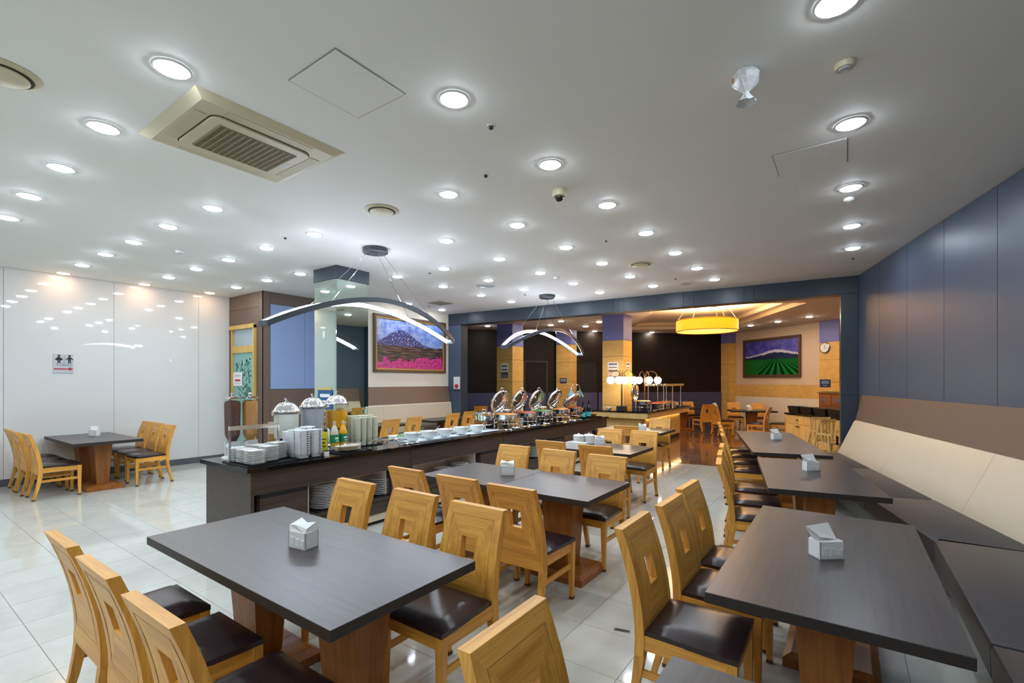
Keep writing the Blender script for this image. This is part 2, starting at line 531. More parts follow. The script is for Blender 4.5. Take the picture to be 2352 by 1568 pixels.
# ---- wall behind the camera, right-hand slate walls
struct('wall_rear', MB().box(XL, XR, YB - 0.15, YB, 0, CEIL), M['white_wall'], 'plain white painted wall')
SLATE_Z = 1.40
def slate_wall(name, p0, p1, cuts, label):
    fm, L = frame(p0, p1, 1)
    w = struct(name, fbox(MB(), fm, 0, L, -0.15, -0.012, 0, CEIL), M['seam'], label)
    panels(w, fm, cuts(L), SLATE_Z - .02, CEIL, M['slate'], 0.012, 0.004, -0.012)
    obj('plinth_panel', fbox(MB(), fm, 0, L, -0.012, 0, 0, SLATE_Z - .02), M['brown_pan'], w)
    return w, fm, L
seam_y = []
for px in (2290.8, 2168, 2083, 2019.7):
    t = (px - CX) / F_PX; z = 2.519 / (0.932 * t - 0.362); seam_y.append(cam2room(t * z, z))
def right_cuts(L):
    c = [math.hypot(p[0] - BEND[0], p[1] - BEND[1]) for p in seam_y]
    return [0] + [c[0] - 0.97] + c + [c[-1] + .97, L]
wr, wr_fm, wr_L = slate_wall('wall_right', BEND, B1, right_cuts, 'slate blue panelled wall rising behind the long bench')
wr2, wr2_fm, wr2_L = slate_wall('wall_right_front', (XR, YB), BEND, lambda L: [0, L - 6.8, L - 5.83, L - 4.86, L - 3.89, L - 2.92, L - 1.95, L - .98, L], 'slate blue panelled wall beyond the bend of the bench')

# ---- brown block with the restroom door, blue panels
blk = struct('wall_block', MB().box(XL - .15, BLK_X - 0.012, BLK_Y + 0.012, PW_Y0 + .2, 0, CEIL), M['seam'], 'brown panelled wall block with pale blue wall panels')
D0, D1 = -10.40, -9.46            # door opening incl. trim
fm, L = frame((XL, BLK_Y + 0.012), (BLK_X, BLK_Y + 0.012), -1)
dx0, dx1 = D0 - XL, D1 - XL
obj('panel', fbox(MB(), fm, 0, L - .16, 0, 0.012, 3.09, CEIL), M['brown_pan'], blk)
obj('panel', fbox(MB(), fm, 0, L - .16, 0, 0.012, 2.76, 3.085), M['brown_pan'], blk)
obj('panel', fbox(MB(), fm, L - .155, L, 0, 0.012, 1.445, CEIL), M['brown_pan'], blk)
obj('panel', fbox(MB(), fm, L - .24, L, 0, 0.012, 0, 1.44), M['brown_pan'], blk)
obj('panel', fbox(MB(), fm, dx1, L - .16, 0, 0.012, 1.445, 2.76), M['brown_pan'], blk)
obj('panel', fbox(MB(), fm, 0, dx0, 0, 0.012, 0, 2.76), M['brown_pan'], blk)
fm, L = frame((BLK_X - 0.012, BLK_Y), (BLK_X - 0.012, PW_Y0), -1)
obj('panel', fbox(MB(), fm, 0, .15, 0, 0.012, 1.445, CEIL), M['brown_pan'], blk)
obj('panel', fbox(MB(), fm, 0, .15, 0, 0.012, 0, 1.44), M['brown_pan'], blk)
obj('panel', fbox(MB(), fm, .154, L, 0, 0.012, 3.15, CEIL), M['brown_pan'], blk)
obj('panel', fbox(MB(), fm, .154, L, 0, 0.012, 0, 1.465), M['brown_pan'], blk)
panels(blk, fm, [.154, .87, L], 1.47, 3.145, M['blue_pan'], 0.016, 0.003)
# door
door = sroot('door_1', 'teal frosted glass door with gilt wooden frame and leafy tree etching', (0, 0, 0))
fm, L = frame((D0, BLK_Y), (D1, BLK_Y), -1)
W = L
obj('door_frame', MB().box(0, .05, 0, .05, 0, 2.74, fm).box(W - .05, W, 0, .05, 0, 2.74, fm).box(-.04, W + .0, 0, .07, 2.68, 2.76, fm).box(.05, W - .05, 0, .05, 2.20, 2.34, fm), M['oak_trim'], door)
obj('transom_pane', MB().box(.05, W - .05, .005, .015, 2.34, 2.68, fm), plain('pale_blue_pane', (0.36, 0.46, 0.52), 0.2), door)
leaf = obj('door_leaf', MB().box(.05, W - .05, .004, .02, 0.02, 2.2, fm), M['teal_glass'], door)
etch = MB()
random.seed(3)
for k in range(150):
    u, v = random.random(), random.random()
    cx = .12 + u * (W - .24); cz = 1.28 + v * .80
    if abs(cx - W * .5) > (W * .36) * (0.45 + 0.55 * math.sqrt(v)): continue
    r = random.uniform(.018, .034); a = random.uniform(0, PI)
    pts = [(cx + r * 1.4 * math.cos(a), .0225, cz + r * 1.4 * math.sin(a)), (cx - r * .7 * math.sin(a), .0225, cz + r * .7 * math.cos(a)), (cx - r * 1.4 * math.cos(a), .0225, cz - r * 1.4 * math.sin(a)), (cx + r * .7 * math.sin(a), .0225, cz - r * .7 * math.cos(a))]
    etch.add(pts, [(0, 1, 2, 3)], fm)
etch.prism([(W * .5, 0), (W * .56, 0), (W * .53, .6)], 0, .001, fm @ Matrix.Translation((0, .022, .75)) @ Matrix.Rotation(PI / 2, 4, 'X'))
etch.lathe([(0.11, 0), (0.11, .001)], 16, (0, 0, 0), fm @ Matrix.Translation((W * .72, .023, 1.42)) @ Matrix.Rotation(PI / 2, 4, 'X'))
tag(obj('tree_etching', etch, M['leaf_ink'], leaf), kind='stuff')
obj('door_handle', MB().tube([(W - .13, .03, .85), (W - .13, .06, .87), (W - .13, .06, 1.23), (W - .13, .03, 1.25)], .011, 8, fm), M['chrome'], leaf)

# ---- wall with the mountain picture
wp = struct('wall_picture', MB().box(PW_X - .15, PW_X - 0.005, PW_Y0, B0[1] + .1, 0, CEIL).box(BLK_X - .15, PW_X, PW_Y0 + .001, PW_Y0 + .15, 0, CEIL), M['brown_pan'], 'cream wall with brown lower band behind the side bench')
obj('cream_panel', MB().box(PW_X - .004, PW_X + .002, PW_Y0 + .16, B0[1], 1.5, CEIL), M['cream_wall'], wp)

# ---- mirror column
CXa, CXb, CYa, CYb = -6.86, -6.278, 4.285, 4.868
col = struct('mirror_column', MB().box(CXa + .01, CXb - .01, CYa + .01, CYb - .01, 0, CEIL), M['seam'], 'square column clad in greenish mirror with a dark slate cap')
for nm, b in (('mirror_pane', (CXa + .012, CXb - .012, CYa, CYa + .01)), ('mirror_pane', (CXb - .01, CXb, CYa + .004, CYb - .004)), ('mirror_pane', (CXa, CXa + .01, CYa + .004, CYb - .004)), ('mirror_pane', (CXa + .012, CXb - .012, CYb - .01, CYb))):
    obj(nm, MB().box(b[0], b[1], b[2], b[3], 0.02, 3.175), M['mirror'], col)
obj('cap', MB().box(CXa - .01, CXb + .01, CYa - .01, CYb + .01, 3.18, CEIL - .002), M['slate_d'], col)

# ---- header beam and its pillars
bm = struct('trim_1', fbox(MB(), beam_m, 0, beam_L, 0.012, 0.30, CEIL - .29, CEIL - .001), M['slate_d'], 'dark slate header beam over the opening to the far dining room')
bc = [0.0, 0.32, 0.62, 2.66, 2.86, 4.5, 4.72, 5.92, 6.12, 7.0, 7.16, beam_L - .24, beam_L]
for a, b in zip(bc[:-1], bc[1:]):
    obj('panel', fbox(MB(), beam_m, a + .003, b - .003, 0.0, 0.012, CEIL - .288, CEIL - .002), M['slate_d'], bm)
pl = struct('trim_2', fbox(MB(), beam_m, 0.012, .40, .012, .30, 0, CEIL - .292), M['slate_d'], 'dark slate pillar carrying the red alarm box')
obj('panel', fbox(MB(), beam_m, 0.012, .40, 0, .011, 1.39, CEIL - .30), M['slate'], pl)
obj('panel', fbox(MB(), beam_m, 0.012, .40, 0, .011, .01, 1.385), M['slate'], pl)
pr = struct('trim_3', fbox(MB(), beam_m, beam_L - .24, beam_L + .1, .012, .32, 0, CEIL - .292), M['slate_d'], 'dark slate pillar at the end of the long bench')
obj('panel', fbox(MB(), beam_m, beam_L - .24, beam_L - .012, 0, .011, 1.40, CEIL - .30), M['slate_d'], pr)
obj('panel', fbox(MB(), beam_m, beam_L - .24, beam_L - .012, 0, .011, .01, 1.395), M['slate_d'], pr)

# ---- far dining room shell
K0, K1 = cam2room(-3.2, 15.55), cam2room(8.06, 17.6)       # dark rear wall
V1 = cam2room(10.75, 8.4)                                   # end of the cream wall with the field picture
Bi0 = tuple(beam_m @ Vector((0.0, .30, 0)))[:2]
Bi1 = tuple(beam_m @ Vector((beam_L, .30, 0)))[:2]
fl2 = [tuple(beam_m @ Vector((0.0, .06, 0)))[:2], tuple(beam_m @ Vector((beam_L, .06, 0)))[:2], V1, (K1[0] + .3, K1[1] + .3), (K0[0] - .3, K0[1] + .3)]
fb = struct('floor_far', MB().prism(fl2, -0.12, -0.001), M['floor_b'], 'brown polished granite floor of the far dining room')
obj('threshold', fbox(MB(), beam_m, .40, beam_L - .24, 0.05, 0.085, -0.01, 0.001), M['seam'], fb)
fmK, LK = frame(K0, K1, -1)
wk = struct('wall_back', fbox(MB(), fmK, -.3, LK + .3, -.15, -.012, 0, CEIL), M['seam'], 'dark brown rear wall of the far dining room with a navy band')
kz = [1.24, 2.1, 2.75, CEIL]
kc = [-.3, 1.3, 3.4, 5.4, 7.1, 9.1, LK + .3]
for z0, z1 in zip(kz[:-1], kz[1:]):
    panels(wk, fmK, kc, z0, z1, M['dark_wall'], .012, .003, -.012)
obj('navy_band', fbox(MB(), fmK, -.3, LK + .3, -.012, .03, 0.0, 1.235), M['navy'], wk)
def on_back(px):       # distance along the rear wall of photo column px
    t = (px - CX) / F_PX
    p0 = (-3.2, 15.55); d = ((8.06 + 3.2), (17.6 - 15.55)); L = math.hypot(*d); d = (d[0] / L, d[1] / L)
    s = (t * p0[1] - p0[0]) / (d[0] - t * d[1])
    return s
d2 = sroot('door_2', 'dark brown flush door in the rear wall between yellow columns', (0, 0, 0))
s0, s1 = on_back(1206), on_back(1254)
obj('door_leaf', fbox(MB(), fmK, s0, s1, .0, .02, 0.0, 2.28), M['dark_wall'], d2)
obj('door_frame', fbox(fbox(fbox(MB(), fmK, s0 - .06, s0, 0, .035, 0, 2.34), fmK, s1, s1 + .06, 0, .035, 0, 2.34), fmK, s0, s1, 0, .035, 2.28, 2.34), M['black'], d2)
s0, s1 = on_back(1316), on_back(1371)
d3 = sroot('door_3', 'open black doorway in the rear wall beside yellow column', (0, 0, 0))
obj('opening', fbox(MB(), fmK, s0, s1, .0, .012, 0.0, 2.32), M['void'], d3)
obj('door_frame', fbox(fbox(fbox(MB(), fmK, s0 - .05, s0, 0, .034, 0, 2.38), fmK, s1, s1 + .05, 0, .034, 0, 2.38), fmK, s0, s1, 0, .034, 2.32, 2.38), M['dark_wall'], d3)

fmV, LV = frame(K1, V1, -1)
wv = struct('wall_far_right', fbox(MB(), fmV, -.2, LV, -.15, -.006, 0, CEIL), M['tan_wall'], 'pale timber boarded wall with a yellow dado in the far dining room')
for k in range(9):
    z0 = 1.52 + k * .206
    obj('board', fbox(MB(), fmV, 0.05, LV, -.006, 0, z0 + .001, z0 + .204), M['tan_wall'], wv)
obj('dado_panel', fbox(MB(), fmV, 0.05, LV, -.006, .004, 1.10, 1.518), M['yellow_pan'], wv)
obj('dado_panel', fbox(MB(), fmV, 0.05, LV, -.006, .012, 0.0, 1.097), M['cream_wall'], wv)
# side closures
struct('wall_far_left', MB().prism([K0, Bi0, (Bi0[0] - .15, Bi0[1]), (K0[0] - .15, K0[1])], 0, CEIL), M['dark_wall'], 'dark side wall of the far dining room')
struct('wall_far_side', MB().prism([V1, Bi1, (Bi1[0] + .1, Bi1[1] - .15), (V1[0] + .1, V1[1] - .15)], 0, CEIL), M['cream_wall'], 'cream return wall beside the sideboard')

# far ceiling with a raised tray
ta = math.radians(6)
tc = cam2room(5.25, 13.3)
Tm = Matrix.Translation((tc[0], tc[1], 0)) @ Matrix.Rotation(YAW - ta, 4, 'Z')
def tpt(x, y): return tuple(Tm @ Vector((x, y, 0)))[:2]
tw, tl = 1.62, 2.6
inner = [tpt(-tw, -tl), tpt(tw, -tl), tpt(tw, tl), tpt(-tw, tl)]
outer = [Bi0, Bi1, (V1[0] + .1, V1[1]), (K1[0] + .2, K1[1] + .3), (K0[0] - .2, K0[1] + .3)]
cf = MB()
o4 = [Bi0, Bi1, (V1[0] + .1, V1[1]), (K1[0] + .2, K1[1] + .3), (K0[0] - .2, K0[1] + .3)]
vv = [(x, y, CEIL) for x, y in o4] + [(x, y, CEIL) for x, y in inner]
cf.add(vv, [(0, 1, 6, 5), (1, 2, 6), (2, 3, 7, 6), (3, 4, 8, 7), (4, 0, 5, 8)])
cf.add([(x, y, CEIL) for x, y in inner] + [(x, y, CEIL + .10) for x, y in inner], [(0, 1, 5, 4), (1, 2, 6, 5), (2, 3, 7, 6), (3, 0, 4, 7)])
w2, l2 = tw - .22, tl - .22
in2 = [tpt(-w2, -l2), tpt(w2, -l2), tpt(w2, l2), tpt(-w2, l2)]
cf.add([(x, y, CEIL + .10) for x, y in inner] + [(x, y, CEIL + .10) for x, y in in2], [(0, 1, 5, 4), (1, 2, 6, 5), (2, 3, 7, 6), (3, 0, 4, 7)])
cf.add([(x, y, CEIL + .10) for x, y in in2] + [(x, y, CEIL + .20) for x, y in in2], [(0, 1, 5, 4), (1, 2, 6, 5), (2, 3, 7, 6), (3, 0, 4, 7)])
cf.add([(x, y, CEIL + .20) for x, y in in2], [(0, 1, 2, 3)])
struct('ceiling_far', cf, plain('far_ceiling_paint', (0.72, 0.66, 0.56), 0.7, 0.02, 1.5), 'stepped tray ceiling of the far dining room above the drum lamp')

# yellow columns of the far room
def ycol(name, cx, cy, w, d, label, top=0.68):
    """corner (cx, cy) towards the camera, body runs to -x and +y"""
    c = struct(name, MB().box(cx - w + .01, cx - .01, cy + .01, cy + d - .01, 0, CEIL), M['seam'], label)
    zs = [0, .34, 1.0, 1.62, 2.28, CEIL - top, CEIL - .002]
    for k in range(6):
        m = M['violet_pan'] if k in (0, 5) else M['yellow_pan']
        a, b = zs[k] + .004, zs[k + 1] - .004
        obj('panel', MB().box(cx - w, cx, cy, cy + d, a, b), m, c)
    return c
cA = cam2room(.013, 14.25); cC = cam2room(.236 * 12.2, 12.2); cB = cam2room(.1253 * 15.95, 15.95)
ycol('wooden_column', cA[0], cA[1], .59, .59, 'yellow wooden column with blue top beside the dark door')
ycol('wooden_column', cC[0], cC[1], .585, .585, 'yellow wooden column with blue top behind the globe lamps')
ycol('wooden_column', cB[0], cB[1], .58, .4, 'plain yellow wooden pilaster on the rear wall', .5)
# pilasters on the cream wall
def pilaster(name, s0, s1, dep, label, top=.36):
    c = struct(name, fbox(MB(), fmV, s0 + .01, s1 - .01, 0, dep - .01, 0, CEIL), M['seam'], label)
    zs = [0, .95, 1.6, 2.25, CEIL - top, CEIL - .002]
    for k in range(5):
        obj('panel', fbox(MB(), fmV, s0, s1, 0.001, dep, zs[k] + .003, zs[k + 1] - .003), M['violet_pan'] if k == 4 else M['yellow_pan'], c)
def on_v(px, off=0.0):
    t = (px - CX) / F_PX
    a = (8.06, 17.6); b = (10.75, 8.4); L = math.hypot(b[0] - a[0], b[1] - a[1]); d = ((b[0] - a[0]) / L, (b[1] - a[1]) / L)
    return (t * a[1] - a[0]) / (d[0] - t * d[1])
pilaster('wooden_column', -.1, .38, .30, 'yellow pilaster in the corner of the dark rear wall')
pilaster('wooden_column', on_v(1889), on_v(1889) + .62, .12, 'yellow pilaster carrying the round clock', .62)
# ================================================================= CHAIRS
PROF = [(0.0, -.285), (.15, -.238), (.33, -.207), (.45, -.205), (.6, -.225), (.75, -.262), (.9, -.315), (1.0, -.36)]
def prof(z):
    for (z0, y0), (z1, y1) in zip(PROF[:-1], PROF[1:]):
        if z <= z1:
            t = (z - z0) / (z1 - z0)
            t = t
            return y0 + (y1 - y0) * t
    return PROF[-1][1]
def sprof(z):
    return (prof(max(0, z - .05)) + 2 * prof(z) + prof(z + .05)) / 4

def cushion(w0, w1, d0, d1, z0, th, n=8):
    """rounded pad, w0 wide at y=d0 (rear), w1 at y=d1 (front)"""
    mb = MB(); v = []; f = []
    def edge(t):
        return 1 - abs(2 * t - 1) ** 5
    for j in range(n + 1):
        for i in range(n + 1):
            u, w = i / n, j / n
            wd = w0 + (w1 - w0) * w
            e = min(edge(u), edge(w))
            x = (u - .5) * wd * (1 - .012 * (1 - e)); y = d0 + (d1 - d0) * w
            v.append((x, y, z0 + th * (.45 + .55 * max(0, e) ** .5)))
    def idx(i, j): return j * (n + 1) + i
    for j in range(n):
        for i in range(n):
            f.append((idx(i, j), idx(i + 1, j), idx(i + 1, j + 1), idx(i, j + 1)))
    ring = [idx(i, 0) for i in range(n)] + [idx(n, j) for j in range(n)] + [idx(n - i, n) for i in range(n)] + [idx(0, n - j) for j in range(n)]
    o = len(v)
    for r in ring: v.append((v[r][0], v[r][1], z0))
    m = len(ring)
    for k in range(m):
        f.append((ring[k], o + k, o + (k + 1) % m, ring[(k + 1) % m]))
    f.append([o + k for k in range(m)][::-1])
    return mb.add(v, f)

def backrest_mesh():
    mb = MB()
    zb, zt = .335, .905
    wb, wt = .432, .392                 # width below / above
    hz0, hz1 = .612, .742               # the cut-out
    hw0, hw1 = .098, .112
    O = [(-wb / 2, zb), (wb / 2, zb), (wt / 2, zt), (-wt / 2, zt)]      # BL BR TR TL
    I = [(-hw0 / 2, hz0), (hw0 / 2, hz0), (hw1 / 2, hz1), (-hw1 / 2, hz1)]
    def lerp(a, b, t): return (a[0] + (b[0] - a[0]) * t, a[1] + (b[1] - a[1]) * t)
    S = 4
    for side, off in ((1, .020), (-1, -.024)):
        for e, (a, b, n, mt) in enumerate(((0, 1, 2, 0), (1, 2, 8, 1), (2, 3, 2, 0), (3, 0, 8, 1))):
            grid = []
            for i in range(S + 1):
                s = i / S
                p, q = lerp(O[a], I[a], s), lerp(O[b], I[b], s)
                grid.append([lerp(p, q, k / n) for k in range(n + 1)])
            v = [(x, sprof(z) + off - (.004 * side if 0 else 0), z) for row in grid for x, z in row]
            f = []
            for i in range(S):
                for k in range(n):
                    A, B, C, D = i * (n + 1) + k, i * (n + 1) + k + 1, (i + 1) * (n + 1) + k + 1, (i + 1) * (n + 1) + k
                    f.append((A, D, C, B) if side > 0 else (A, B, C, D))
            mb.add(v, f, None, mt)
    for loop, flip in ((O, 0), (I, 1)):
        for e, n in ((0, 2), (1, 8), (2, 2), (3, 8)):
            pts = [lerp(loop[e], loop[(e + 1) % 4], k / n) for k in range(n + 1)]
            v = []
            for x, z in pts:
                v += [(x, sprof(z) + .020, z), (x, sprof(z) - .024, z)]
            f = [((2 * k, 2 * k + 2, 2 * k + 3, 2 * k + 1) if flip else (2 * k, 2 * k + 1, 2 * k + 3, 2 * k + 2)) for k in range(n)]
            mb.add(v, f, None, 0 if e in (0, 2) else 2)
    # fine raised rectangle around the cut-out, on both faces
    for off in (.0205, -.0245):
        for k in (0.34,):
            R = [lerp(O[i], I[i], k) for i in range(4)]
            for e in (0, 1, 2, 3):
                a, b = R[e], R[(e + 1) % 4]
                n = 2 if e in (0, 2) else 6
                pts = [lerp(a, b, j / n) for j in range(n + 1)]
                mb.tube([(x, sprof(z) + off, z) for x, z in pts], .0010, 4, None, 3)
    return mb

def leg_mesh(x, back):
    mb = MB()
    if back:
        zs = [.02, .10, .18, .26, .337]
        ring = []
        for i, z in enumerate(zs):
            h = .014 + .009 * (z / .337)
            w = .016 + .006 * (z / .337)
            y = sprof(z)
            ring.append([(x - w, y - h, z), (x + w, y - h, z), (x + w, y + h, z), (x - w, y + h, z)])
        v = [p for r in ring for p in r]; f = [(3, 2, 1, 0)]
        for i in range(len(zs) - 1):
            for k in range(4):
                f.append((i * 4 + k, i * 4 + (k + 1) % 4, i * 4 + 4 + (k + 1) % 4, i * 4 + 4 + k))
        n = (len(zs) - 1) * 4
        f.append((n, n + 1, n + 2, n + 3))
        mb.add(v, f)
    else:
        sx = 1 if x > 0 else -1
        mb.frustum(x, .195, .02, .43, .028, .028, .046, .044, None, None, 0, -.004)
    return mb

def make_chair(name='dining_chair', back=True):
    t = thing(name, 'oak chair', 'chair')
    wood4 = [M['oak_x'], M['oak_z'], M['oak_z'], M['groove']]
    obj('seat_cushion', cushion(.405, .445, -.185, .215, .43, .052), M['leather'], t, True, angle=60)
    if back:
        obj('backrest', backrest_mesh(), wood4, t, False)
    for sx in (-1, 1):
        l = obj('leg', leg_mesh(sx * .197, False), M['oak_z'], t)
        obj('glide', MB().box(sx * .197 - .016, sx * .197 + .016, .195 - .016, .195 + .016, 0.001, .021), M['foot'], l)
        l = obj('leg', leg_mesh(sx * .192, True), M['oak_z'], t)
        obj('glide', MB().box(sx * .192 - .018, sx * .192 + .018, sprof(.02) - .017, sprof(.02) + .017, 0.001, .021), M['foot'], l)
        m = Matrix()
        obj('seat_rail', MB().box(sx * .197 - .012, sx * .197 + .012, -.19, .175, .365, .432), M['oak_y'], t)
        obj('stretcher', MB().box(sx * .197 - .008, sx * .197 + .008, -.215, .185, .235, .268), M['oak_y'], t)
    obj('seat_rail', MB().box(-.18, .18, .180, .204, .365, .432), M['oak_x'], t)
    obj('seat_rail', MB().box(-.18, .18, -.19, -.168, .365, .432), M['oak_x'], t)
    return t

CHAIR = make_chair()
chair_used = [False]
def put_chairs(spots, label, group, ends=None):
    for k, (x, y, rz) in enumerate(spots):
        jit = random.uniform(-.02, .02)
        lab = label + ', ' + ends[k] if ends else label
        c = place(CHAIR, not chair_used[0], (x, y, 0), rz + jit, lab, group)
        if not group and 'group' in c: del c['group']
        chair_used[0] = True
random.seed(11)
UP, DN, RT, LF = 0, PI, -PI / 2, PI / 2
put_chairs([(-2.93, .89, UP), (-2.38, .885, UP), (-1.80, .88, UP)], 'oak chair on the open-floor side of the wide table', 'chairs on the open-floor side of the wide table', ('farthest from the small table', 'middle one', 'end nearest the small table'))
put_chairs([(-2.88, 1.81, DN), (-2.28, 1.82, DN), (-1.74, 1.80, DN)], 'oak chair at the wide table, back to the joined tables', 'chairs between the wide table and the joined tables', ('nearest the plate niche', 'middle one', 'at the pedestal end'))
put_chairs([(-2.965, 2.99, UP), (-2.39, 2.97, UP), (-1.87, 2.94, UP)], 'oak chair at the joined tables, back to the wide table', 'chairs on the near side of the joined tables', ('nearest the plate niche', 'middle one', 'at the aisle end'))
put_chairs([(-3.03, 4.02, DN), (-2.45, 3.99, DN), (-1.885, 3.94, DN)], 'oak chair at the joined tables, back to the jar table', 'chairs on the far side of the joined tables', ('nearest the plate niche', 'middle one', 'at the aisle end'))
put_chairs([(-2.91, 5.22, UP), (-2.30, 5.16, UP)], 'oak chair at the jar table, back to the joined tables', 'chairs on the near side of the jar table', ('buffet side', 'aisle side'))
put_chairs([(-2.91, 6.38, DN), (-2.39, 6.37, DN)], 'oak chair at the jar table, back to the far room', 'chairs on the far side of the jar table', ('buffet side', 'aisle side'))
put_chairs([(-2.905, 7.58, UP)], 'oak chair in front of the last table beside the buffet, backed by another chair', 'chairs at the last table beside the buffet')
put_chairs([(-2.94, 8.83, DN)], 'oak chair at the last table beside the buffet, backed by the pale serving island', 'chairs at the last table beside the buffet')
put_chairs([(-.51, 1.146, RT)], "lone oak chair at the small table between the wide table and the bench", None)
put_chairs([(-.585, 2.365, RT), (-.56, 2.89, RT), (-.585, 3.387, RT)], 'oak chair at the bench table by the bend', 'chairs at the bench table by the bend', ('nearest the lone chair', 'middle one', 'nearest the middle bench table'))
a2 = math.atan2(.419, .908)       # the second bench table, camera-space heading
def cs_rot(dx, dz):               # heading of a camera-space direction in the room
    X, Y = cam2room(dx, dz); return math.atan2(Y, X) - PI / 2
r2 = cs_rot(.908, -.419); r3 = cs_rot(.932, -.362)
put_chairs([cam2room(*p) + (r2,) for p in ((2.16, 4.135), (2.394, 4.642), (2.65, 5.18))], 'oak chair at the middle bench table', 'chairs at the middle bench table', ('next to the bend table', 'middle one', 'next to the longest table'))
put_chairs([cam2room(*p) + (r3,) for p in ((3.15, 6.294), (3.407, 6.891), (3.656, 7.494), (3.886, 8.08))], 'oak chair at the longest bench table', 'chairs at the long bench table', ('next to the middle table', 'second from the middle table', 'second from the granite floor', 'next to the granite floor'))
put_chairs([(-9.15, 2.80, DN), (-9.73, 2.83, DN), (-10.24, 2.83, DN)], 'oak chair at the wall table, restroom door side', 'chairs on the door side of the wall table', ('farthest from the wall', 'middle one', 'touching the white wall'))
put_chairs([(-9.17, 1.75, UP), (-9.70, 1.72, UP), (-10.2, 1.72, UP)], 'oak chair at the wall table, side away from the restroom door', 'chairs on the far side of the wall table', ('farthest from the wall', 'middle one', 'touching the white wall'))
put_chairs([(-7.37, 6.02, LF), (-7.46, 6.68, LF), (-7.56, 7.95, LF), (-7.72, 8.70, LF)], 'oak chair behind the buffet facing the side bench', 'chairs behind the buffet counter', ('beside the plastic cups', 'second from the plastic cups', 'second from the chafing dishes', 'beside the chafing dishes'))

# ================================================================= TABLES
def make_table(name, label, lx, ly, loc, rz=0, group=None, peds=(0,), grain='x', h=.74):
    """long side lx along local x"""
    t = thing(name, label, 'table', loc, rz, group)
    tm = MB().box(-lx / 2, lx / 2, -ly / 2, ly / 2, h - .045, h)
    tm.m = [1, 0, 1, 1, 1, 1]
    top = obj('tabletop', tm, [M['top_' + grain], M['top_edge']], t)
    bv = top.modifiers.new('bevel', 'BEVEL'); bv.width = .003; bv.segments = 2
    for p in peds:
        pd = obj('pedestal', MB().frustum(p, 0, .075, h - .045, .24, .14, .31, .22), M['ped'], t)
        obj('foot_plate', MB().box(p - .29, p + .29, -.225, .225, .002, .05).frustum(p, 0, .05, .076, .58, .45, .50, .37), M['ped_base'], pd)
    return t
HL = .875
make_table('dining_table', 'wide dark-topped table at the cereal end of the buffet, crumpled napkins in its holder', 1.755, .80, (-2.365, 1.39, 0), 0, None, (-.42, .46))
for cx in (-2.865, -1.985):
    make_table('dining_table', ('dark-topped table by the plate niche, joined to its twin' if cx < -2.4 else 'dark-topped table at the aisle, joined to its twin by the plate niche'), .876, .83, (cx, 3.56, 0), 0, 'joined tables beside the plate shelves', (0,))
make_table('dining_table', 'dark-topped table carrying two lidded white jars', 1.22, .84, (-2.735, 5.885, 0), 0, None, (0,))
make_table('dining_table', 'last dark-topped table beside the far end of the buffet', 1.22, .86, (-3.19, 8.45, 0), 0, None, (0,))
make_table('dining_table', 'small dark-topped table beside the lone chair, nothing on it', .82, .88, (-.048, 1.10, 0), 0, None, (0,), 'y')
make_table('dining_table', 'dark-topped table beside the bend of the bench with a raised napkin', 1.70, .825, (-.073, 2.93, 0), PI / 2, None, (-.45, .45))
c2 = cam2room((2.86 + 2.872) / 2, (5.51 + 3.563) / 2)
make_table('dining_table', 'middle one of the three dark-topped tables along the bench', 1.77, .83, (c2[0], c2[1], 0), r2, None, (-.45, .45))
c3 = cam2room((3.999 + 3.808) / 2, (8.472 + 5.577) / 2)
make_table('dining_table', 'longest dark-topped table along the bench, ending near the slate pillar', 2.75, .85, (c3[0], c3[1], 0), r3, None, (-.9, 0, .9))
for cx in (-9.30, -10.125):
    make_table('dining_table', ('dark-topped table joined to its twin, end on to the open floor' if cx > -9.5 else 'dark-topped table touching the white wall, joined to its twin'), .85 if cx > -9.5 else .80, .82, (cx, 2.26, 0), 0, 'joined tables against the white wall', (-.02,))
for cy, L_ in ((6.30, 1.3), (8.3, 1.4)):
    make_table('dining_table', ('dark table at the side bench nearer the mirror column' if cy < 7 else 'dark table at the side bench nearer the slate pillar'), .7, L_, (-7.85, cy, 0), 0, 'tables along the side bench', (0,), 'y', .74)

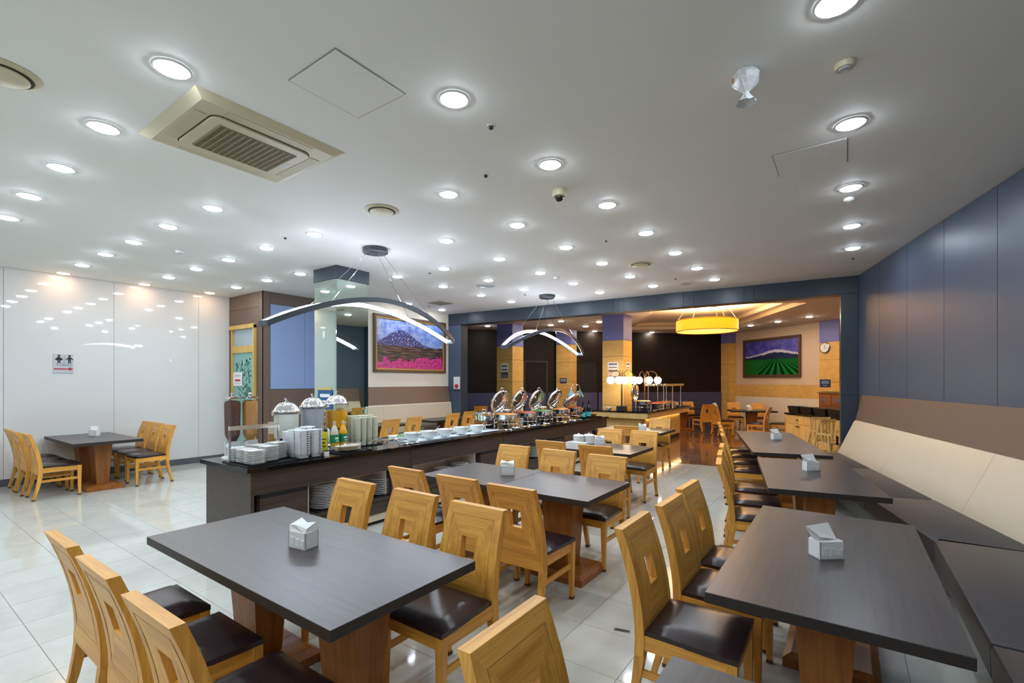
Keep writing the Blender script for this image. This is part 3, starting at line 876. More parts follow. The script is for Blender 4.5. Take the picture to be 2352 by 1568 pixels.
# ================================================================= BENCHES
def bench(name, label, fmx, L, seat_cuts, n0, cream_cuts, mx=0.0, sd=.58, zc=1.0, zt=SLATE_Z, y0=0.0, seat_h=.46, miter0=0.0, end=0.0):
    """x along the wall, y out of the wall (front at y = n0 + sd); miter0 moves the front corner at x=0"""
    t = thing(name, label, 'bench')
    yb = n0
    for k, (a, b) in enumerate(zip(seat_cuts[:-1], seat_cuts[1:])):
        ma = miter0 if k == 0 else 0
        g = .004
        pts = [(a + g, yb), (b - g, yb), (b - g, yb + sd), (a + g + ma, yb + sd)]
        mb = MB()
        c = .035
        zs = [(seat_h - .16, 0.004), (seat_h - .03, 0.0), (seat_h - .008, .008), (seat_h, .03)]
        rings = []
        for z, ins in zs:
            rings.append([(pts[0][0] + ins, pts[0][1], z), (pts[1][0] - ins, pts[1][1], z), (pts[2][0] - ins, pts[2][1] - ins, z), (pts[3][0] + ins, pts[3][1] - ins, z)])
        v = [p for r in rings for p in r]; f = [(3, 2, 1, 0)]
        for i in range(len(zs) - 1):
            for j in range(4): f.append((i * 4 + j, i * 4 + (j + 1) % 4, i * 4 + 4 + (j + 1) % 4, i * 4 + 4 + j))
        n_ = (len(zs) - 1) * 4; f.append((n_, n_ + 1, n_ + 2, n_ + 3))
        obj('seat_cushion', mb.add(v, f, fmx), M['seat_vin'], t, True, angle=35)
    for k, (a, b) in enumerate(zip(cream_cuts[:-1], cream_cuts[1:])):
        g = .002
        prof2 = [(yb + .02, seat_h - .02), (yb + .02, seat_h), (.12, zc - .03), (.10, zc - .006), (.075, zc), (0.03, zc), (0.02, seat_h - .02)]
        n = len(prof2)
        v = [(a + g, y, z) for y, z in prof2] + [(b - g, y, z) for y, z in prof2]
        f = [list(range(n)), list(range(n, 2 * n))[::-1]] + [(i, n + i, n + (i + 1) % n, (i + 1) % n) for i in range(n)]
        obj('back_cushion', MB().add(v, f, fmx), M['cream_vin'], t, True, angle=30)
    a, b = cream_cuts[0], cream_cuts[-1]
    pf = [(.095, zc - .004), (.012, zt), (.004, zt), (.004, zc - .004)]
    v = [(a, y, z) for y, z in pf] + [(b, y, z) for y, z in pf]
    obj('head_panel', MB().add(v, [(0, 1, 2, 3), (7, 6, 5, 4)] + [(i, 4 + i, 4 + (i + 1) % 4, (i + 1) % 4) for i in range(4)], fmx), M['brown_vin'], t)
    a, b = seat_cuts[0] + .02 + miter0, seat_cuts[-1] - .02
    obj('base', MB().box(a, b, .01, yb + sd - .12, .05, seat_h - .162, fmx), plain(name + '_base', (0.15, 0.148, 0.135), 0.5), t)
    obj('plinth', MB().box(a, b, .01, yb + sd - .17, .001, .052, fmx), M['black'], t)
    return t
d_end = math.hypot(B1[0] - BEND[0], B1[1] - BEND[1])
# far segment: seat joint at the bend
bend_miter = .9 * math.tan((math.radians(35.3) - math.atan2(.362, .932)) / 2)
bench('bench', 'long bench under the slate wall with cream back and dark seat', wr_fm, wr_L, [0.0, 1.62, 3.4, wr_L - .26], .32, [0.0, 1.1, 3.08, wr_L - .20], miter0=.11)
bench('bench', 'bench section beyond the bend with dark seat beside the raised-napkin table', wr2_fm, wr2_L, [wr2_L - 5.4, wr2_L - 3.6, wr2_L - 1.75, wr2_L - .002], .32, [wr2_L - 5.4, wr2_L - 2.7, wr2_L - .002])
fmP, LP_ = frame((PW_X + .003, PW_Y0 + .1), (PW_X + .003, B0[1] - .02), -1)
bench('bench', 'side bench with pale cream back below the mountain picture', fmP, LP_, [0, 1.3, LP_], .16, [0, .62, LP_], sd=.42, zc=1.10, zt=1.5)
# ================================================================= CEILING FITTINGS
def make_down(lens_mat, name='downlight'):
    t = thing(name, 'x', 'downlight')
    obj('trim_ring', MB().lathe([(.098, -.001), (.098, -.005), (.092, -.009), (.080, -.009), (.078, -.002)], 28, cap0=False, cap1=False), M['white_pl'], t, True)
    obj('lens', MB().lathe([(.079, -.0065), (.072, -.015), (.04, -.023), (.001, -.025)], 20, cap0=False, cap1=False), lens_mat, t, True)
    return t
DLA = make_down(M['lens'])
main_px = [(1043, 227), (395, 157), (238, 292), (140, 384), (67, 449), (18, 499), (1922, 5), (1954, 283), (1954, 430), (1956, 518), (1959, 569), (1264, 377), (1031, 445),
 (489, 477), (386, 519), (307, 555), (242, 583), (189, 608), (143, 628), (722, 537), (612, 569), (525, 596), (451, 617), (387, 636), (332, 652), (690, 628), (613, 643), (543, 659), (482, 672),
 (1395, 470), (1188, 516), (1025, 552), (1484, 534), (1300, 567), (1147, 594), (1020, 616), (913, 634), (1551, 580), (1383, 604), (1241, 626), (1122, 643), (1018, 657), (1105, 677),
 (1015, 711), (938, 697), (1601, 615), (1447, 634), (1317, 650), (1204, 664), (1175, 692), (1641, 641), (1500, 656), (1378, 671), (1271, 683)]
wash = [(143, 628), (332, 652), (482, 672)]
main_px = [p for p in main_px if p not in wash]
first = True
pts = [PR(px, py, CEIL) for px, py in main_px]
extra = [(-1.9, -.45), (-3.55, -.55), (-5.3, -.5), (.55, -.6), (-7.3, -.4), (-9.0, -.5), (-.9, -2.2), (-3.4, -2.2), (-6.0, -2.2), (-8.6, -2.2), (.5, .35), (.5, -1.7), (.5, -2.8), (-2.1, -1.4), (-4.6, -1.4), (-7.2, -1.4), (-2.1, -2.9), (-4.6, -2.9), (-1.6, .55), (-.75, -1.3)]  # unseen downlights continuing the rows, added to brighten near tables and ceiling
spots = []
for x, y in pts + extra:
    x = max(x, XL + .45); x = min(x, right_x(y) - .2); y = min(y, beam_y(x) - .12)
    if y > BLK_Y and x < BLK_X + .14: x = BLK_X + .14
    row = 'over the buffet counter' if -5.4 < x < -4.1 and y > 1.9 else 'along the white gloss wall' if x < -9.6 else 'along the slate wall' if x > right_x(y) - .95 and y > .3 else 'over the open floor near the wall table' if x < -6.9 else 'over the dining tables'
    spots.append((x, y, row))
ORD = ['first', 'second', 'third', 'fourth', 'fifth', 'sixth', 'seventh', 'eighth', 'ninth', 'tenth', 'eleventh', 'twelfth', 'thirteenth', 'fourteenth']
spots.sort(key=lambda s: -s[0])
rows_ = []
for s in spots:
    if rows_ and abs(rows_[-1][-1][0] - s[0]) < .17 and len(rows_[-1]) < 14: rows_[-1].append(s)
    else: rows_.append([s])
for i, rw in enumerate(rows_):
    for j, (x, y, row) in enumerate(sorted(rw, key=lambda s: -s[1])):
        rl = ORD[i] + ' row from the slate wall' if i < 14 else ORD[min(13, len(rows_) - 1 - i)] + ' row from the white wall'
        place(DLA, first, (x, y, CEIL), 0, 'recessed downlight, %s from the beam end, in the %s' % (ORD[j], rl), 'main room downlights ' + row)
        first = False
DLC = make_down(M['lens_wash'])
for k, (px, py) in enumerate(wash):
    x, y = PR(px, py, CEIL)
    place(DLC, k == 0, (max(x, XL + .22), y, CEIL), 0, 'warm wall-washing downlight close to the white wall, ' + ('near the restroom sign', 'above the wall table chairs', 'next to the brown block')[k], 'warm wall washers')
DLB = make_down(M['lens_warm'])
first = True
for px, py in [(1265, 746), (1289, 737), (1345, 749), (1376, 739), (1366, 760), (1497, 763), (1724, 747), (1787, 738), (1859, 727), (1120, 748)]:
    x, y = PR(px, py, CEIL)
    lab = 'small recessed downlight in the far room ceiling, on the column side' if px < 1600 else 'small recessed downlight in the far room ceiling, before the field picture'
    place(DLB, first, (x, y, CEIL), 0, lab, 'far room downlights ' + ('column side' if px < 1600 else 'picture side'))
    first = False

# ---- air conditioner cassette
ax0, ax1, ay0, ay1 = -4.10, -3.15, 1.20, 2.225
acx, acy = (ax0 + ax1) / 2, (ay0 + ay1) / 2
ac = thing('air_conditioner', 'yellowed square ceiling cassette air conditioner with brown intake grille', 'air conditioner', (acx, acy, CEIL))
hx, hy = (ax1 - ax0) / 2, (ay1 - ay0) / 2
obj('fascia', MB().frustum(0, 0, -.035, -.001, 2 * hx - .12, 2 * hy - .12, 2 * hx, 2 * hy), M['ivory'], ac)
def rrect(w, h, r, n=6):
    p = []
    for cx, cy, a0 in ((w - r, h - r, 0), (-w + r, h - r, PI / 2), (-w + r, -h + r, PI), (w - r, -h + r, 1.5 * PI)):
        for k in range(n + 1):
            a = a0 + PI / 2 * k / n; p.append((cx + r * math.cos(a), cy + r * math.sin(a)))
    return p
obj('shadow_gap', MB().prism(rrect(hx - .165, hy - .165, .07), -.0365, -.03), M['grille_dark'], ac)
pan = obj('intake_panel', MB().prism(rrect(hx - .172, hy - .172, .066), -.052, -.036), M['ivory'], ac)
for k in range(4):
    m = Matrix.Rotation(k * PI / 2, 4, 'Z')
    e = hx if k % 2 else hy
    w = (hy if k % 2 else hx) - .22
    obj('louvre', MB().box(-w, w, e - .150, e - .075, -.0385, -.034, m), M['ivory_d'], ac)
gx, gy = .215, .265
obj('grille_back', MB().box(-gx, gx, -gy, gy, -.0535, -.050), M['grille_dark'], pan)
nb = 13
for k in range(nb + 1):
    y = -gy + 2 * gy * k / nb
    obj('grille_bar', MB().box(-gx - .002, gx + .002, y - .0045, y + .0045, -.0575, -.0536), M['grille'], pan)
gb = MB()
for k in range(27):
    x = -gx + 2 * gx * k / 26
    gb.box(x - .0036, x + .0036, -gy, gy, -.057, -.0536)
tag(obj('fine_grille_bars', gb, M['grille'], pan), kind='stuff')
obj('badge', MB().box(-.05, .05, gy + .035, gy + .05, -.0535, -.052), M['sign_grey'], pan)

# ---- access panels
def access(pxs, label):
    P = [PR(px, py, CEIL) for px, py in pxs]
    cx = sum(p[0] for p in P) / 4; cy = sum(p[1] for p in P) / 4
    sx = sum(abs(p[0] - cx) for p in P) / 4; sy = sum(abs(p[1] - cy) for p in P) / 4
    t = thing('access_panel', label, 'hatch', (cx, cy, CEIL))
    obj('frame_line', MB().box(-sx, sx, -sy, sy, -.003, -.001), plain('hatch_gap', (0.35, 0.34, 0.31), 0.7), t)
    obj('lid', MB().box(-sx + .008, sx - .008, -sy + .008, sy - .008, -.006, -.0031), M['ceil'], t)
access([(657, 183), (772, 110), (938, 218), (820, 267)], 'flush square ceiling hatch beside the air conditioner')
access([(1770, 355), (1948, 317), (1948, 372), (1790, 403)], 'flush ceiling hatch before the row of lights along the slate wall')

# ---- round diffusers, speakers, detectors
def diffuser(px, py, r, label, core='ivory'):
    x, y = PR(px, py, CEIL)
    t = thing('ceiling_diffuser', label, 'air vent', (x, y, CEIL))
    obj('flange', MB().lathe([(r, -.001), (r, -.006), (r * .86, -.016), (r * .80, -.016)], 32, cap0=False, cap1=True), M['ivory_d'], t, True)
    obj('throat', MB().lathe([(r * .80, -.0165), (.001, -.0165)], 32, cap0=False, cap1=False), M['grille_dark'], t)
    obj('disc', MB().lathe([(r * .68, -.018), (r * .70, -.026), (r * .60, -.034), (.001, -.036)], 32, cap1=False), M[core], t, True)
diffuser(877, 482, .17, 'round cream air diffuser between the hatch and the big arched lamp')
diffuser(1471, 606, .17, 'round cream air diffuser above the chairs near the header beam')
diffuser(3, 165, .17, 'round stained air diffuser beyond the air conditioner')
def flat_round(px, py, r, mat, nm, label, cat, h=.012):
    x, y = PR(px, py, CEIL)
    t = thing(nm, label, cat, (x, y, CEIL))
    obj('plate', MB().lathe([(r, -.001), (r, -h * .6), (r * .85, -h)], 24, cap0=False), M[mat], t, True)
    obj('core', MB().lathe([(r * .6, -h), (r * .55, -h - .006), (.001, -h - .008)], 20, cap1=False), M['sign_grey'], t, True)
    return t
flat_round(1115, 656, .17, 'sign_grey', 'ceiling_speaker', 'flat pale round ceiling speaker between the two arched lamps', 'speaker')
flat_round(1573, 651, .11, 'ivory_d', 'ceiling_speaker', 'small beige round ceiling speaker close to the header beam', 'speaker')
x, y = PR(1012, 695, CEIL)
t = thing('square_vent', 'grey square ceiling vent near the picture wall', 'air vent', (x, y, CEIL))
obj('frame', MB().box(-.22, .22, -.22, .22, -.012, -.001), M['ivory_d'], t)
for k in range(6):
    obj('slat', MB().box(-.19, .19, -.18 + k * .066, -.15 + k * .066, -.02, -.0122), plain('vent_slat', (0.33, 0.31, 0.28), 0.5), t)
x, y = PR(1284, 436, CEIL)
t = thing('security_camera', 'small black-eyed dome camera under a cream ceiling mount', 'camera', (x, y, CEIL))
obj('mount', MB().lathe([(.062, -.001), (.066, -.04), (.058, -.062), (.045, -.066)], 24, cap0=False), M['ivory'], t, True)
obj('dome', MB().sphere((0, 0, -.068), .042, 18, 10), M['glassblack'], t, True)
t = flat_round(1940, 146, .05, 'ivory', 'smoke_detector', 'small round pinkish detector between two lights by the slate wall', 'detector', .03)
x, y = PR(1714, 165, CEIL)
t = thing('wrapped_detector', 'ceiling detector wrapped in crinkled clear film with an orange mark', 'detector', (x, y, CEIL))
obj('detector', MB().lathe([(.05, -.001), (.05, -.03), (.035, -.045)], 20, cap0=False), M['white_pl'], t, True)
mbw = MB(); random.seed(5)
prof_w = [(.058, -.002), (.070, -.03), (.066, -.06), (.045, -.09), (.014, -.115), (.020, -.135), (.045, -.165), (.050, -.175)]
mbw.lathe(prof_w, 18, cap0=False, cap1=False)
mbw.v = [(px_ * (1 + random.uniform(-.14, .14)), py_ * (1 + random.uniform(-.14, .14)), pz_ + random.uniform(-.006, .004) * (1 if pz_ < -.01 else 0)) for px_, py_, pz_ in mbw.v]
obj('film_wrap', mbw, plain('wrap_film', (0.80, 0.81, 0.81), 0.15, 0.15, 30), t)
obj('orange_mark', MB().box(-.072, -.060, -.02, .02, -.05, -.025), M['food_o'], t)
sp_lab = ['before the dome camera', 'before the hatch light', 'over the open floor', 'before the round diffuser', 'between the two arched lamps', 'near the small beige speaker', 'at the slate wall corner', 'beside the square vent', 'beside the smaller arched lamp canopy']
for k, (px, py) in enumerate([(1116, 401), (1128, 289), (655, 545), (1392, 552), (987, 626), (1551, 639), (1959, 592), (985, 702), (1206, 676)]):
    x, y = PR(px, py, CEIL)
    t = thing('sprinkler', 'tiny dark sprinkler head in the ceiling ' + sp_lab[k], 'sprinkler', (x, y, CEIL), 0, 'ceiling sprinklers')
    obj('plate', MB().lathe([(.030, -.001), (.028, -.005)], 16, cap0=False), M['white_pl'], t)
    obj('head', MB().lathe([(.014, -.005), (.012, -.018), (.016, -.020)], 12, cap0=False), M['ink'], t, True)
for px, py, lab in [(412, 576, 'small pale detector nub over the open floor'), (1278, 636, 'small pale detector nub before the header beam'), (1950, 455, 'small pale sensor between the slate wall lights')]:
    flat_round(px, py, .045, 'white_pl', 'smoke_detector', lab, 'detector', .03)

# ---- arched twin-bar pendants
def pendant(px, py, label, half=1.46):
    x, y = PR(px, py, CEIL)
    t = thing('arched_pendant', label, 'pendant lamp', (x, y, CEIL))
    obj('canopy', MB().lathe([(.165, -.001), (.165, -.055), (.155, -.062)], 32, cap0=False), M['lampbar'], t, True)
    zt, ze = 2.655 - CEIL, 2.245 - CEIL
    n = 36
    def c(u, side):        # u -1..1
        bow = 1 - abs(u) ** 2.0
        return Vector((side * (.065 + .20 * bow), u * half, ze + (zt - ze) * (1 - abs(u) ** 1.9)))
    H, T = .062, .026
    for side in (-1, 1):
        bar, strip = MB(), MB()
        ring, sring = [], []
        for k in range(n + 1):
            u = -1 + 2 * k / n
            p = c(u, side)
            d = (c(min(1, u + .02), side) - c(max(-1, u - .02), side)).normalized()
            up = Vector((0, 0, 1)); up = (up - d * up.dot(d)).normalized()
            out = Vector((side, 0, 0)); out = (out - d * out.dot(d)); out = (out - up * out.dot(up)).normalized()
            q = [p + up * H / 2, p - up * H / 2, p - up * H / 2 + out * T, p + up * H / 2 + out * T]
            ring.append(q)
            i = p - out * .003
            sring.append([i + up * (H / 2 - .004), i - up * (H / 2 - .003), p - up * (H / 2 - .003), p + up * (H / 2 - .004)])
        for mbx, rg in ((bar, ring), (strip, sring)):
            m = len(rg[0])
            v = [tuple(a) for r in rg for a in r]
            f = [(k * m + i, k * m + (i + 1) % m, k * m + m + (i + 1) % m, k * m + m + i) for k in range(n) for i in range(m)]
            f += [list(range(m))[::-1], [n * m + i for i in range(m)]]
            mbx.add(v, f)
        b_ = obj('arch_bar', bar, M['lampbar'], t, True, angle=30)
        obj('led_strip', strip, M['led'], b_)
    for u in (-1, 1):
        e0, e1 = c(u, -1), c(u, 1)
        obj('end_piece', MB().box(e0.x - T, e1.x + T, e0.y - .02, e0.y + .02, e0.z - H / 2, e0.z + H / 2), M['lampbar'], t)
    for u, side in ((-.55, -1), (.55, 1), (-.55, 1), (.55, -1)):
        p = c(u, side)
        obj('wire', MB().tube([(side * .05, u * .15, -.06), (p.x + side * .012, p.y, p.z + .02)], .003, 5), M['chrome'], t)
pendant(862, 571, 'large arched black twin-bar LED pendant beside the mirror column')
pendant(1257, 678, 'arched black twin-bar LED pendant above the open chafing dishes')

# ---- drum pendant of the far room
dx, dy = cam2room(.412 * 12.0, 12.0)
t = thing('drum_pendant', 'wide glowing amber drum lamp hung from the tray ceiling', 'pendant lamp', (dx, dy, CEIL + .20))
R = .735
z1, z0 = 3.17 - CEIL - .2, 2.89 - CEIL - .2
obj('shade', MB().lathe([(R, z0), (R, z1)], 48, cap0=False, cap1=False), M['drum'], t, True)
obj('diffuser', MB().lathe([(R - .01, z0 + .02), (.002, z0 + .02)], 48, cap0=False, cap1=False), M['drum_low'], t)
obj('uplight_disc', MB().lathe([(.55, z0 + .12), (.002, z0 + .12)], 40, cap0=False, cap1=False), M['drum_up'], t)  # hidden glowing disc, added inside the drum to light the far room
for zz in (z0, z1):
    obj('hoop', MB().tube([(R * math.cos(2 * PI * k / 48), R * math.sin(2 * PI * k / 48), zz) for k in range(48)], .012, 6, close=True), M['bronze'], t, True)
for k in range(6):
    a = 2 * PI * k / 6 + .3
    obj('chain', MB().tube([(.45 * math.cos(a), .45 * math.sin(a), -.03), (R * .97 * math.cos(a), R * .97 * math.sin(a), z1)], .006, 5), M['bronze'], t)
    obj('hook', MB().lathe([(.05, -.002), (.045, -.02), (.012, -.035)], 12, (.45 * math.cos(a), .45 * math.sin(a), 0), cap0=False), M['bronze'], t)
# ================================================================= BUFFET COUNTER
CB0, CB1 = -5.20, -4.31            # rear, front of the cabinets
CY = [2.075, 3.962, 5.85, 7.77, 9.70]
CT = .85
def cabinet(k, doors, niches, label):
    y0, y1 = CY[k] + .004, CY[k + 1] - .004
    t = thing('buffet_cabinet', label, 'cabinet', (0, 0, 0), 0)
    # body: rear, ends, top rail, dividers; open niches
    mb = MB().box(CB0, CB0 + .03, y0, y1, .05, .81).box(CB0 + .03, CB1, y0, y0 + .03, .05, .81).box(CB0 + .03, CB1, y1 - .03, y1, .05, .81).box(CB0 + .03, CB1 - .02, y0 + .03, y1 - .03, .79, .81)
    for a, b in doors:
        mb.box(CB0 + .03, CB1 - .03, max(a, y0 + .03), min(b, y1 - .03), .12, .60)
    obj('body', mb, M['cab'], t)
    obj('apron', MB().box(CB1 - .02, CB1, y0 + .03, y1 - .03, .60, .808), M['cab'], t)
    for a, b in doors:
        d = obj('door', MB().box(CB1 - .028, CB1 + .002, a + .01, b - .01, .125, .562), M['cab'], t)
        obj('finger_slot', MB().box(CB1 - .028, CB1 - .004, a + .01, b - .01, .563, .599), M['void'], d)
    for a, b in niches:
        obj('niche_lining', MB().box(CB1 - .37, CB1 - .35, a, b, .30, .60).box(CB1 - .35, CB1 - .02, a, b, .592, .60).box(CB1 - .35, CB1 - .06, a, a + .012, .30, .592).box(CB1 - .35, CB1 - .06, b - .012, b, .30, .592), M['cab_in'], t)
        obj('shelf', MB().box(CB0 + .27, CB1, a, b, .275, .30), M['cab'], t)
        obj('lower_panel', MB().box(CB1 - .05, CB1 - .02, a, b, .125, .275), M['cab'], t)
    obj('kick', MB().box(CB1 - .045, CB1 - .03, y0, y1, .045, .122), M['kick'], t)
    obj('plinth', MB().box(CB0 + .05, CB1 - .08, y0 + .02, y1 - .02, .001, .05), M['black'], t)
cabinet(0, [(2.15, 2.63), (3.66, 3.93)], [(2.66, 3.64)], 'dark buffet cabinet at the cereal end with doors and a plate niche')
cabinet(1, [(5.29, 5.82)], [(4.03, 5.26)], 'dark buffet cabinet below the row of white bowls')
cabinet(2, [(7.20, 7.73)], [(5.91, 7.17)], 'dark buffet cabinet below the first chafing dishes')
cabinet(3, [(9.12, 9.66)], [(7.83, 9.09)], 'dark buffet cabinet at the heat lamp end')
wt = thing('worktop', 'long glossy black granite worktop along the whole buffet counter', 'worktop')
# worktop with an opening for the ice well
IY0, IY1, IX0, IX1 = 4.10, 6.05, -5.02, -4.46
mb = MB().box(CB0 - .03, CB1 + .03, CY[0] - .04, IY0, .811, CT).box(CB0 - .03, CB1 + .03, IY1, CY[4] + .03, .811, CT).box(CB0 - .03, IX0, IY0, IY1, .811, CT).box(IX1, CB1 + .03, IY0, IY1, .811, CT)
obj('slab', mb, M['granite'], wt)
iw = thing('ice_well', 'long stainless ice well let into the black worktop', 'ice well')
obj('basin', MB().box(IX0, IX1, IY0, IY0 + .01, .812, CT + .006).box(IX0, IX1, IY1 - .01, IY1, .812, CT + .006).box(IX0, IX0 + .01, IY0, IY1, .812, CT + .006).box(IX1 - .01, IX1, IY0, IY1, .812, CT + .006).box(IX0 - .02, IX0, IY0 - .02, IY1 + .02, CT + .0005, CT + .006).box(IX1, IX1 + .02, IY0 - .02, IY1 + .02, CT + .0005, CT + .006), M['steel'], iw)
ib = MB(); n_i, n_j = 10, 34
random.seed(2)
vv, ff = [], []
for j in range(n_j + 1):
    for i in range(n_i + 1):
        vv.append((IX0 + .01 + (IX1 - IX0 - .02) * i / n_i, IY0 + .01 + (IY1 - IY0 - .02) * j / n_j, CT - .012 + random.uniform(-.008, .014)))
for j in range(n_j):
    for i in range(n_i):
        a = j * (n_i + 1) + i; ff.append((a, a + 1, a + n_i + 2, a + n_i + 1))
tag(obj('crushed_ice', ib.add(vv, ff), M['ice'], iw), kind='stuff')
for k in range(4):
    x = CB1 - .04 - k * .028
    r = thing('tray_rail', 'thin steel rail line set along the worktop edge before the ice well', 'rail', (0, 0, 0), 0, 'steel rail lines before the ice well')
    obj('rail', MB().box(x - .004, x + .004, 4.0, 6.2, CT + .0006, CT + .008), M['steel'], r)
    for yy in (4.02, 6.18):
        obj('end_stop', MB().box(x - .006, x + .006, yy - .01, yy + .01, CT + .0006, CT + .011), M['steel'], r)

# ---------------------------------------------------------------- plates
plate_me = MB().lathe([(.06, .0), (.066, .003), (.118, .012), (.122, .016), (.120, .018), (.07, .008), (.001, .006)], 28, cap0=True, cap1=False).mesh('plate', True, 50)
plate_me.materials.append(M['china'])
def plates(x, y, z, n, label, group, s=1.0, dz=.0165):
    for k in range(n):
        o = link('dinner_plate', plate_me, None, None, (x + random.uniform(-.003, .003), y + random.uniform(-.003, .003), z + k * dz * s), random.uniform(0, 6))
        o.scale = (s, s, s)
        end = ', topmost of its pile' if k == n - 1 else ', lowest of its pile' if k == 0 else ', inside its pile'
        tag(o, label + end, 'plate', group)
def tray(x, y, z, w, d, label, mat='black', name='serving_tray', rz=0, lip=.012):
    t = thing(name, label, 'tray', (x, y, z), rz)
    obj('base', MB().box(-w / 2, w / 2, -d / 2, d / 2, 0.0005, .006), M[mat], t)
    obj('rim', MB().box(-w / 2, -w / 2 + .008, -d / 2, d / 2, .006, lip).box(w / 2 - .008, w / 2, -d / 2, d / 2, .006, lip).box(-w / 2, w / 2, -d / 2, -d / 2 + .008, .006, lip).box(-w / 2, w / 2, d / 2 - .008, d / 2, .006, lip), M[mat], t)
    return t
random.seed(4)
nx = CB1 - .16
ys = ATX(741, nx)
tray(nx, ys, .301, .28, .28, 'black tray under the pile of many plates in the first niche'); plates(nx, ys, .308, 15, 'white plate in the tallest pile of the first niche', 'plates piled in the first niche')
ys = ATX(870, nx - .02)
tray(nx - .02, ys, .301, .29, .29, 'black tray under the shorter pile of plates in the first niche'); plates(nx - .02, ys, .308, 9, 'white plate in the shorter pile of the first niche', 'plates in the short pile', 1.08, .019)
for px, n, lab in ((1018, 9, 'white plate in the second niche, first niche side pile'), (1056, 10, 'white plate in the second niche, door side pile')):
    ys = ATX(px, nx)
    plates(nx, ys, .301, n, lab, 'plates in the second niche ' + str(n), 1.0)
ys = ATX(1224, nx)
tray(nx, ys, .301, .28, .28, 'black tray in the third niche holding one pile of plates'); plates(nx, ys, .308, 11, 'white plate in the single pile of the third niche', 'plates in the third niche')

# ---------------------------------------------------------------- square saucers and bowls on trays
def rsq(w, r=.25, n=4): return rrect(w, w, w * r, n)
sau = MB()
def loft(mb, rings):
    m = len(rings[0]); v = [p for r in rings for p in r]; f = [list(range(m))[::-1]]
    for i in range(len(rings) - 1):
        for k in range(m): f.append((i * m + k, i * m + (k + 1) % m, (i + 1) * m + (k + 1) % m, (i + 1) * m + k))
    f.append([(len(rings) - 1) * m + k for k in range(m)])
    return mb.add(v, f)
def sqr(w, z, r=.25): return [(x, y, z) for x, y in rsq(w, r)]
loft(sau, [sqr(.045, 0), sqr(.050, .002), sqr(.068, .013), sqr(.072, .018), sqr(.070, .0185), sqr(.05, .008)])
sau_me = sau.mesh('saucer', True, 40); sau_me.materials.append(M['china'])
bowl = loft(MB(), [sqr(.040, 0, .4), sqr(.044, .002, .4), sqr(.058, .042, .35), sqr(.061, .050, .35), sqr(.058, .0505, .35), sqr(.042, .012, .4)])
bowl.box(.0555, .0605, .012, .022, .026, .040, None, 1).box(.0555, .0605, .026, .034, .030, .040, None, 1).box(-.034, -.024, .0555, .0605, .028, .040, None, 1).box(.050, .0545, -.05, -.046, .03, .04, None, 1)
bowl_me = bowl.mesh('bowl', True, 40); bowl_me.materials.append(M['melamine']); bowl_me.materials.append(M['ink_grey'])
tA = PR(588, 1060, CT)
tray(-4.61, 2.315, CT, .50, .47, 'black tray holding the piles of small square dishes')
tray(-4.555, 2.712, CT, .36, .29, 'black tray holding the tall piles of white cups')
random.seed(8)
sp = [(-4.765, 2.17, 8), (-4.60, 2.18, 8), (-4.445, 2.18, 8), (-4.68, 2.325, 9), (-4.52, 2.345, 9), (-4.77, 2.455, 8), (-4.60, 2.47, 10)]
for q, (x, y, n) in enumerate(sp):
    side = ('at the corner beside the price rail', 'on the worktop edge side of the tray', 'at the outer corner of the tray', 'in the middle of the tray', 'next to the cup piles', 'at the back of the tray', 'between the middle pile and the cups')[q]
    rz = random.uniform(-.3, .3)
    for k in range(n):
        o = link('square_dish', sau_me, None, None, (x + random.uniform(-.003, .003), y + random.uniform(-.003, .003), CT + .007 + k * .0165), rz + random.uniform(-.1, .1))
        tag(o, 'small square white dish, one of the pile ' + side, 'dish', 'square dishes pile ' + str(q + 1))
cp = [(-4.445, 2.648, 11), (-4.445, 2.780, 11), (-4.57, 2.648, 11), (-4.57, 2.78, 12), (-4.672, 2.648, 10), (-4.672, 2.78, 11)]
for q, (x, y, n) in enumerate(cp):
    side = ('at the worktop edge beside the dishes', 'at the worktop edge beside the small jar', 'second row beside the dishes', 'in the middle of the tray', 'back row beside the dishes', 'back row before the grey dispenser', 'second row before the yellow card')[q]
    for k in range(n):
        o = link('square_bowl', bowl_me, None, None, (x, y, CT + .007 + k * .0225), random.uniform(-.05, .05))
        tag(o, 'square white melamine cup in the tall pile ' + side, 'cup', 'cups pile ' + str(q + 1))
# ---------------------------------------------------------------- steel price rail
px0, py0 = -4.86, 2.13
t = thing('price_rail', 'steel card rail on two posts at the corner of the worktop', 'card rail', (0, 0, CT))
a = PR(528, 1062, CT); b = (a[0] + .02, a[1] + .46)
obj('post', MB().cbox(a[0], a[1], .16, .016, .016, .32), M['steel_d'], t)
obj('foot', MB().frustum(a[0], a[1], .0005, .02, .09, .07, .03, .03), M['steel_d'], t)
obj('post', MB().cbox(b[0], b[1], .16, .016, .016, .32), M['steel'], t)
obj('foot', MB().frustum(b[0], b[1], .0005, .02, .09, .07, .03, .03), M['steel_d'], t)
obj('crossbar', MB().box(a[0] - .012, a[0] + .026, a[1] - .01, b[1] + .01, .305, .345), M['steel'], t)
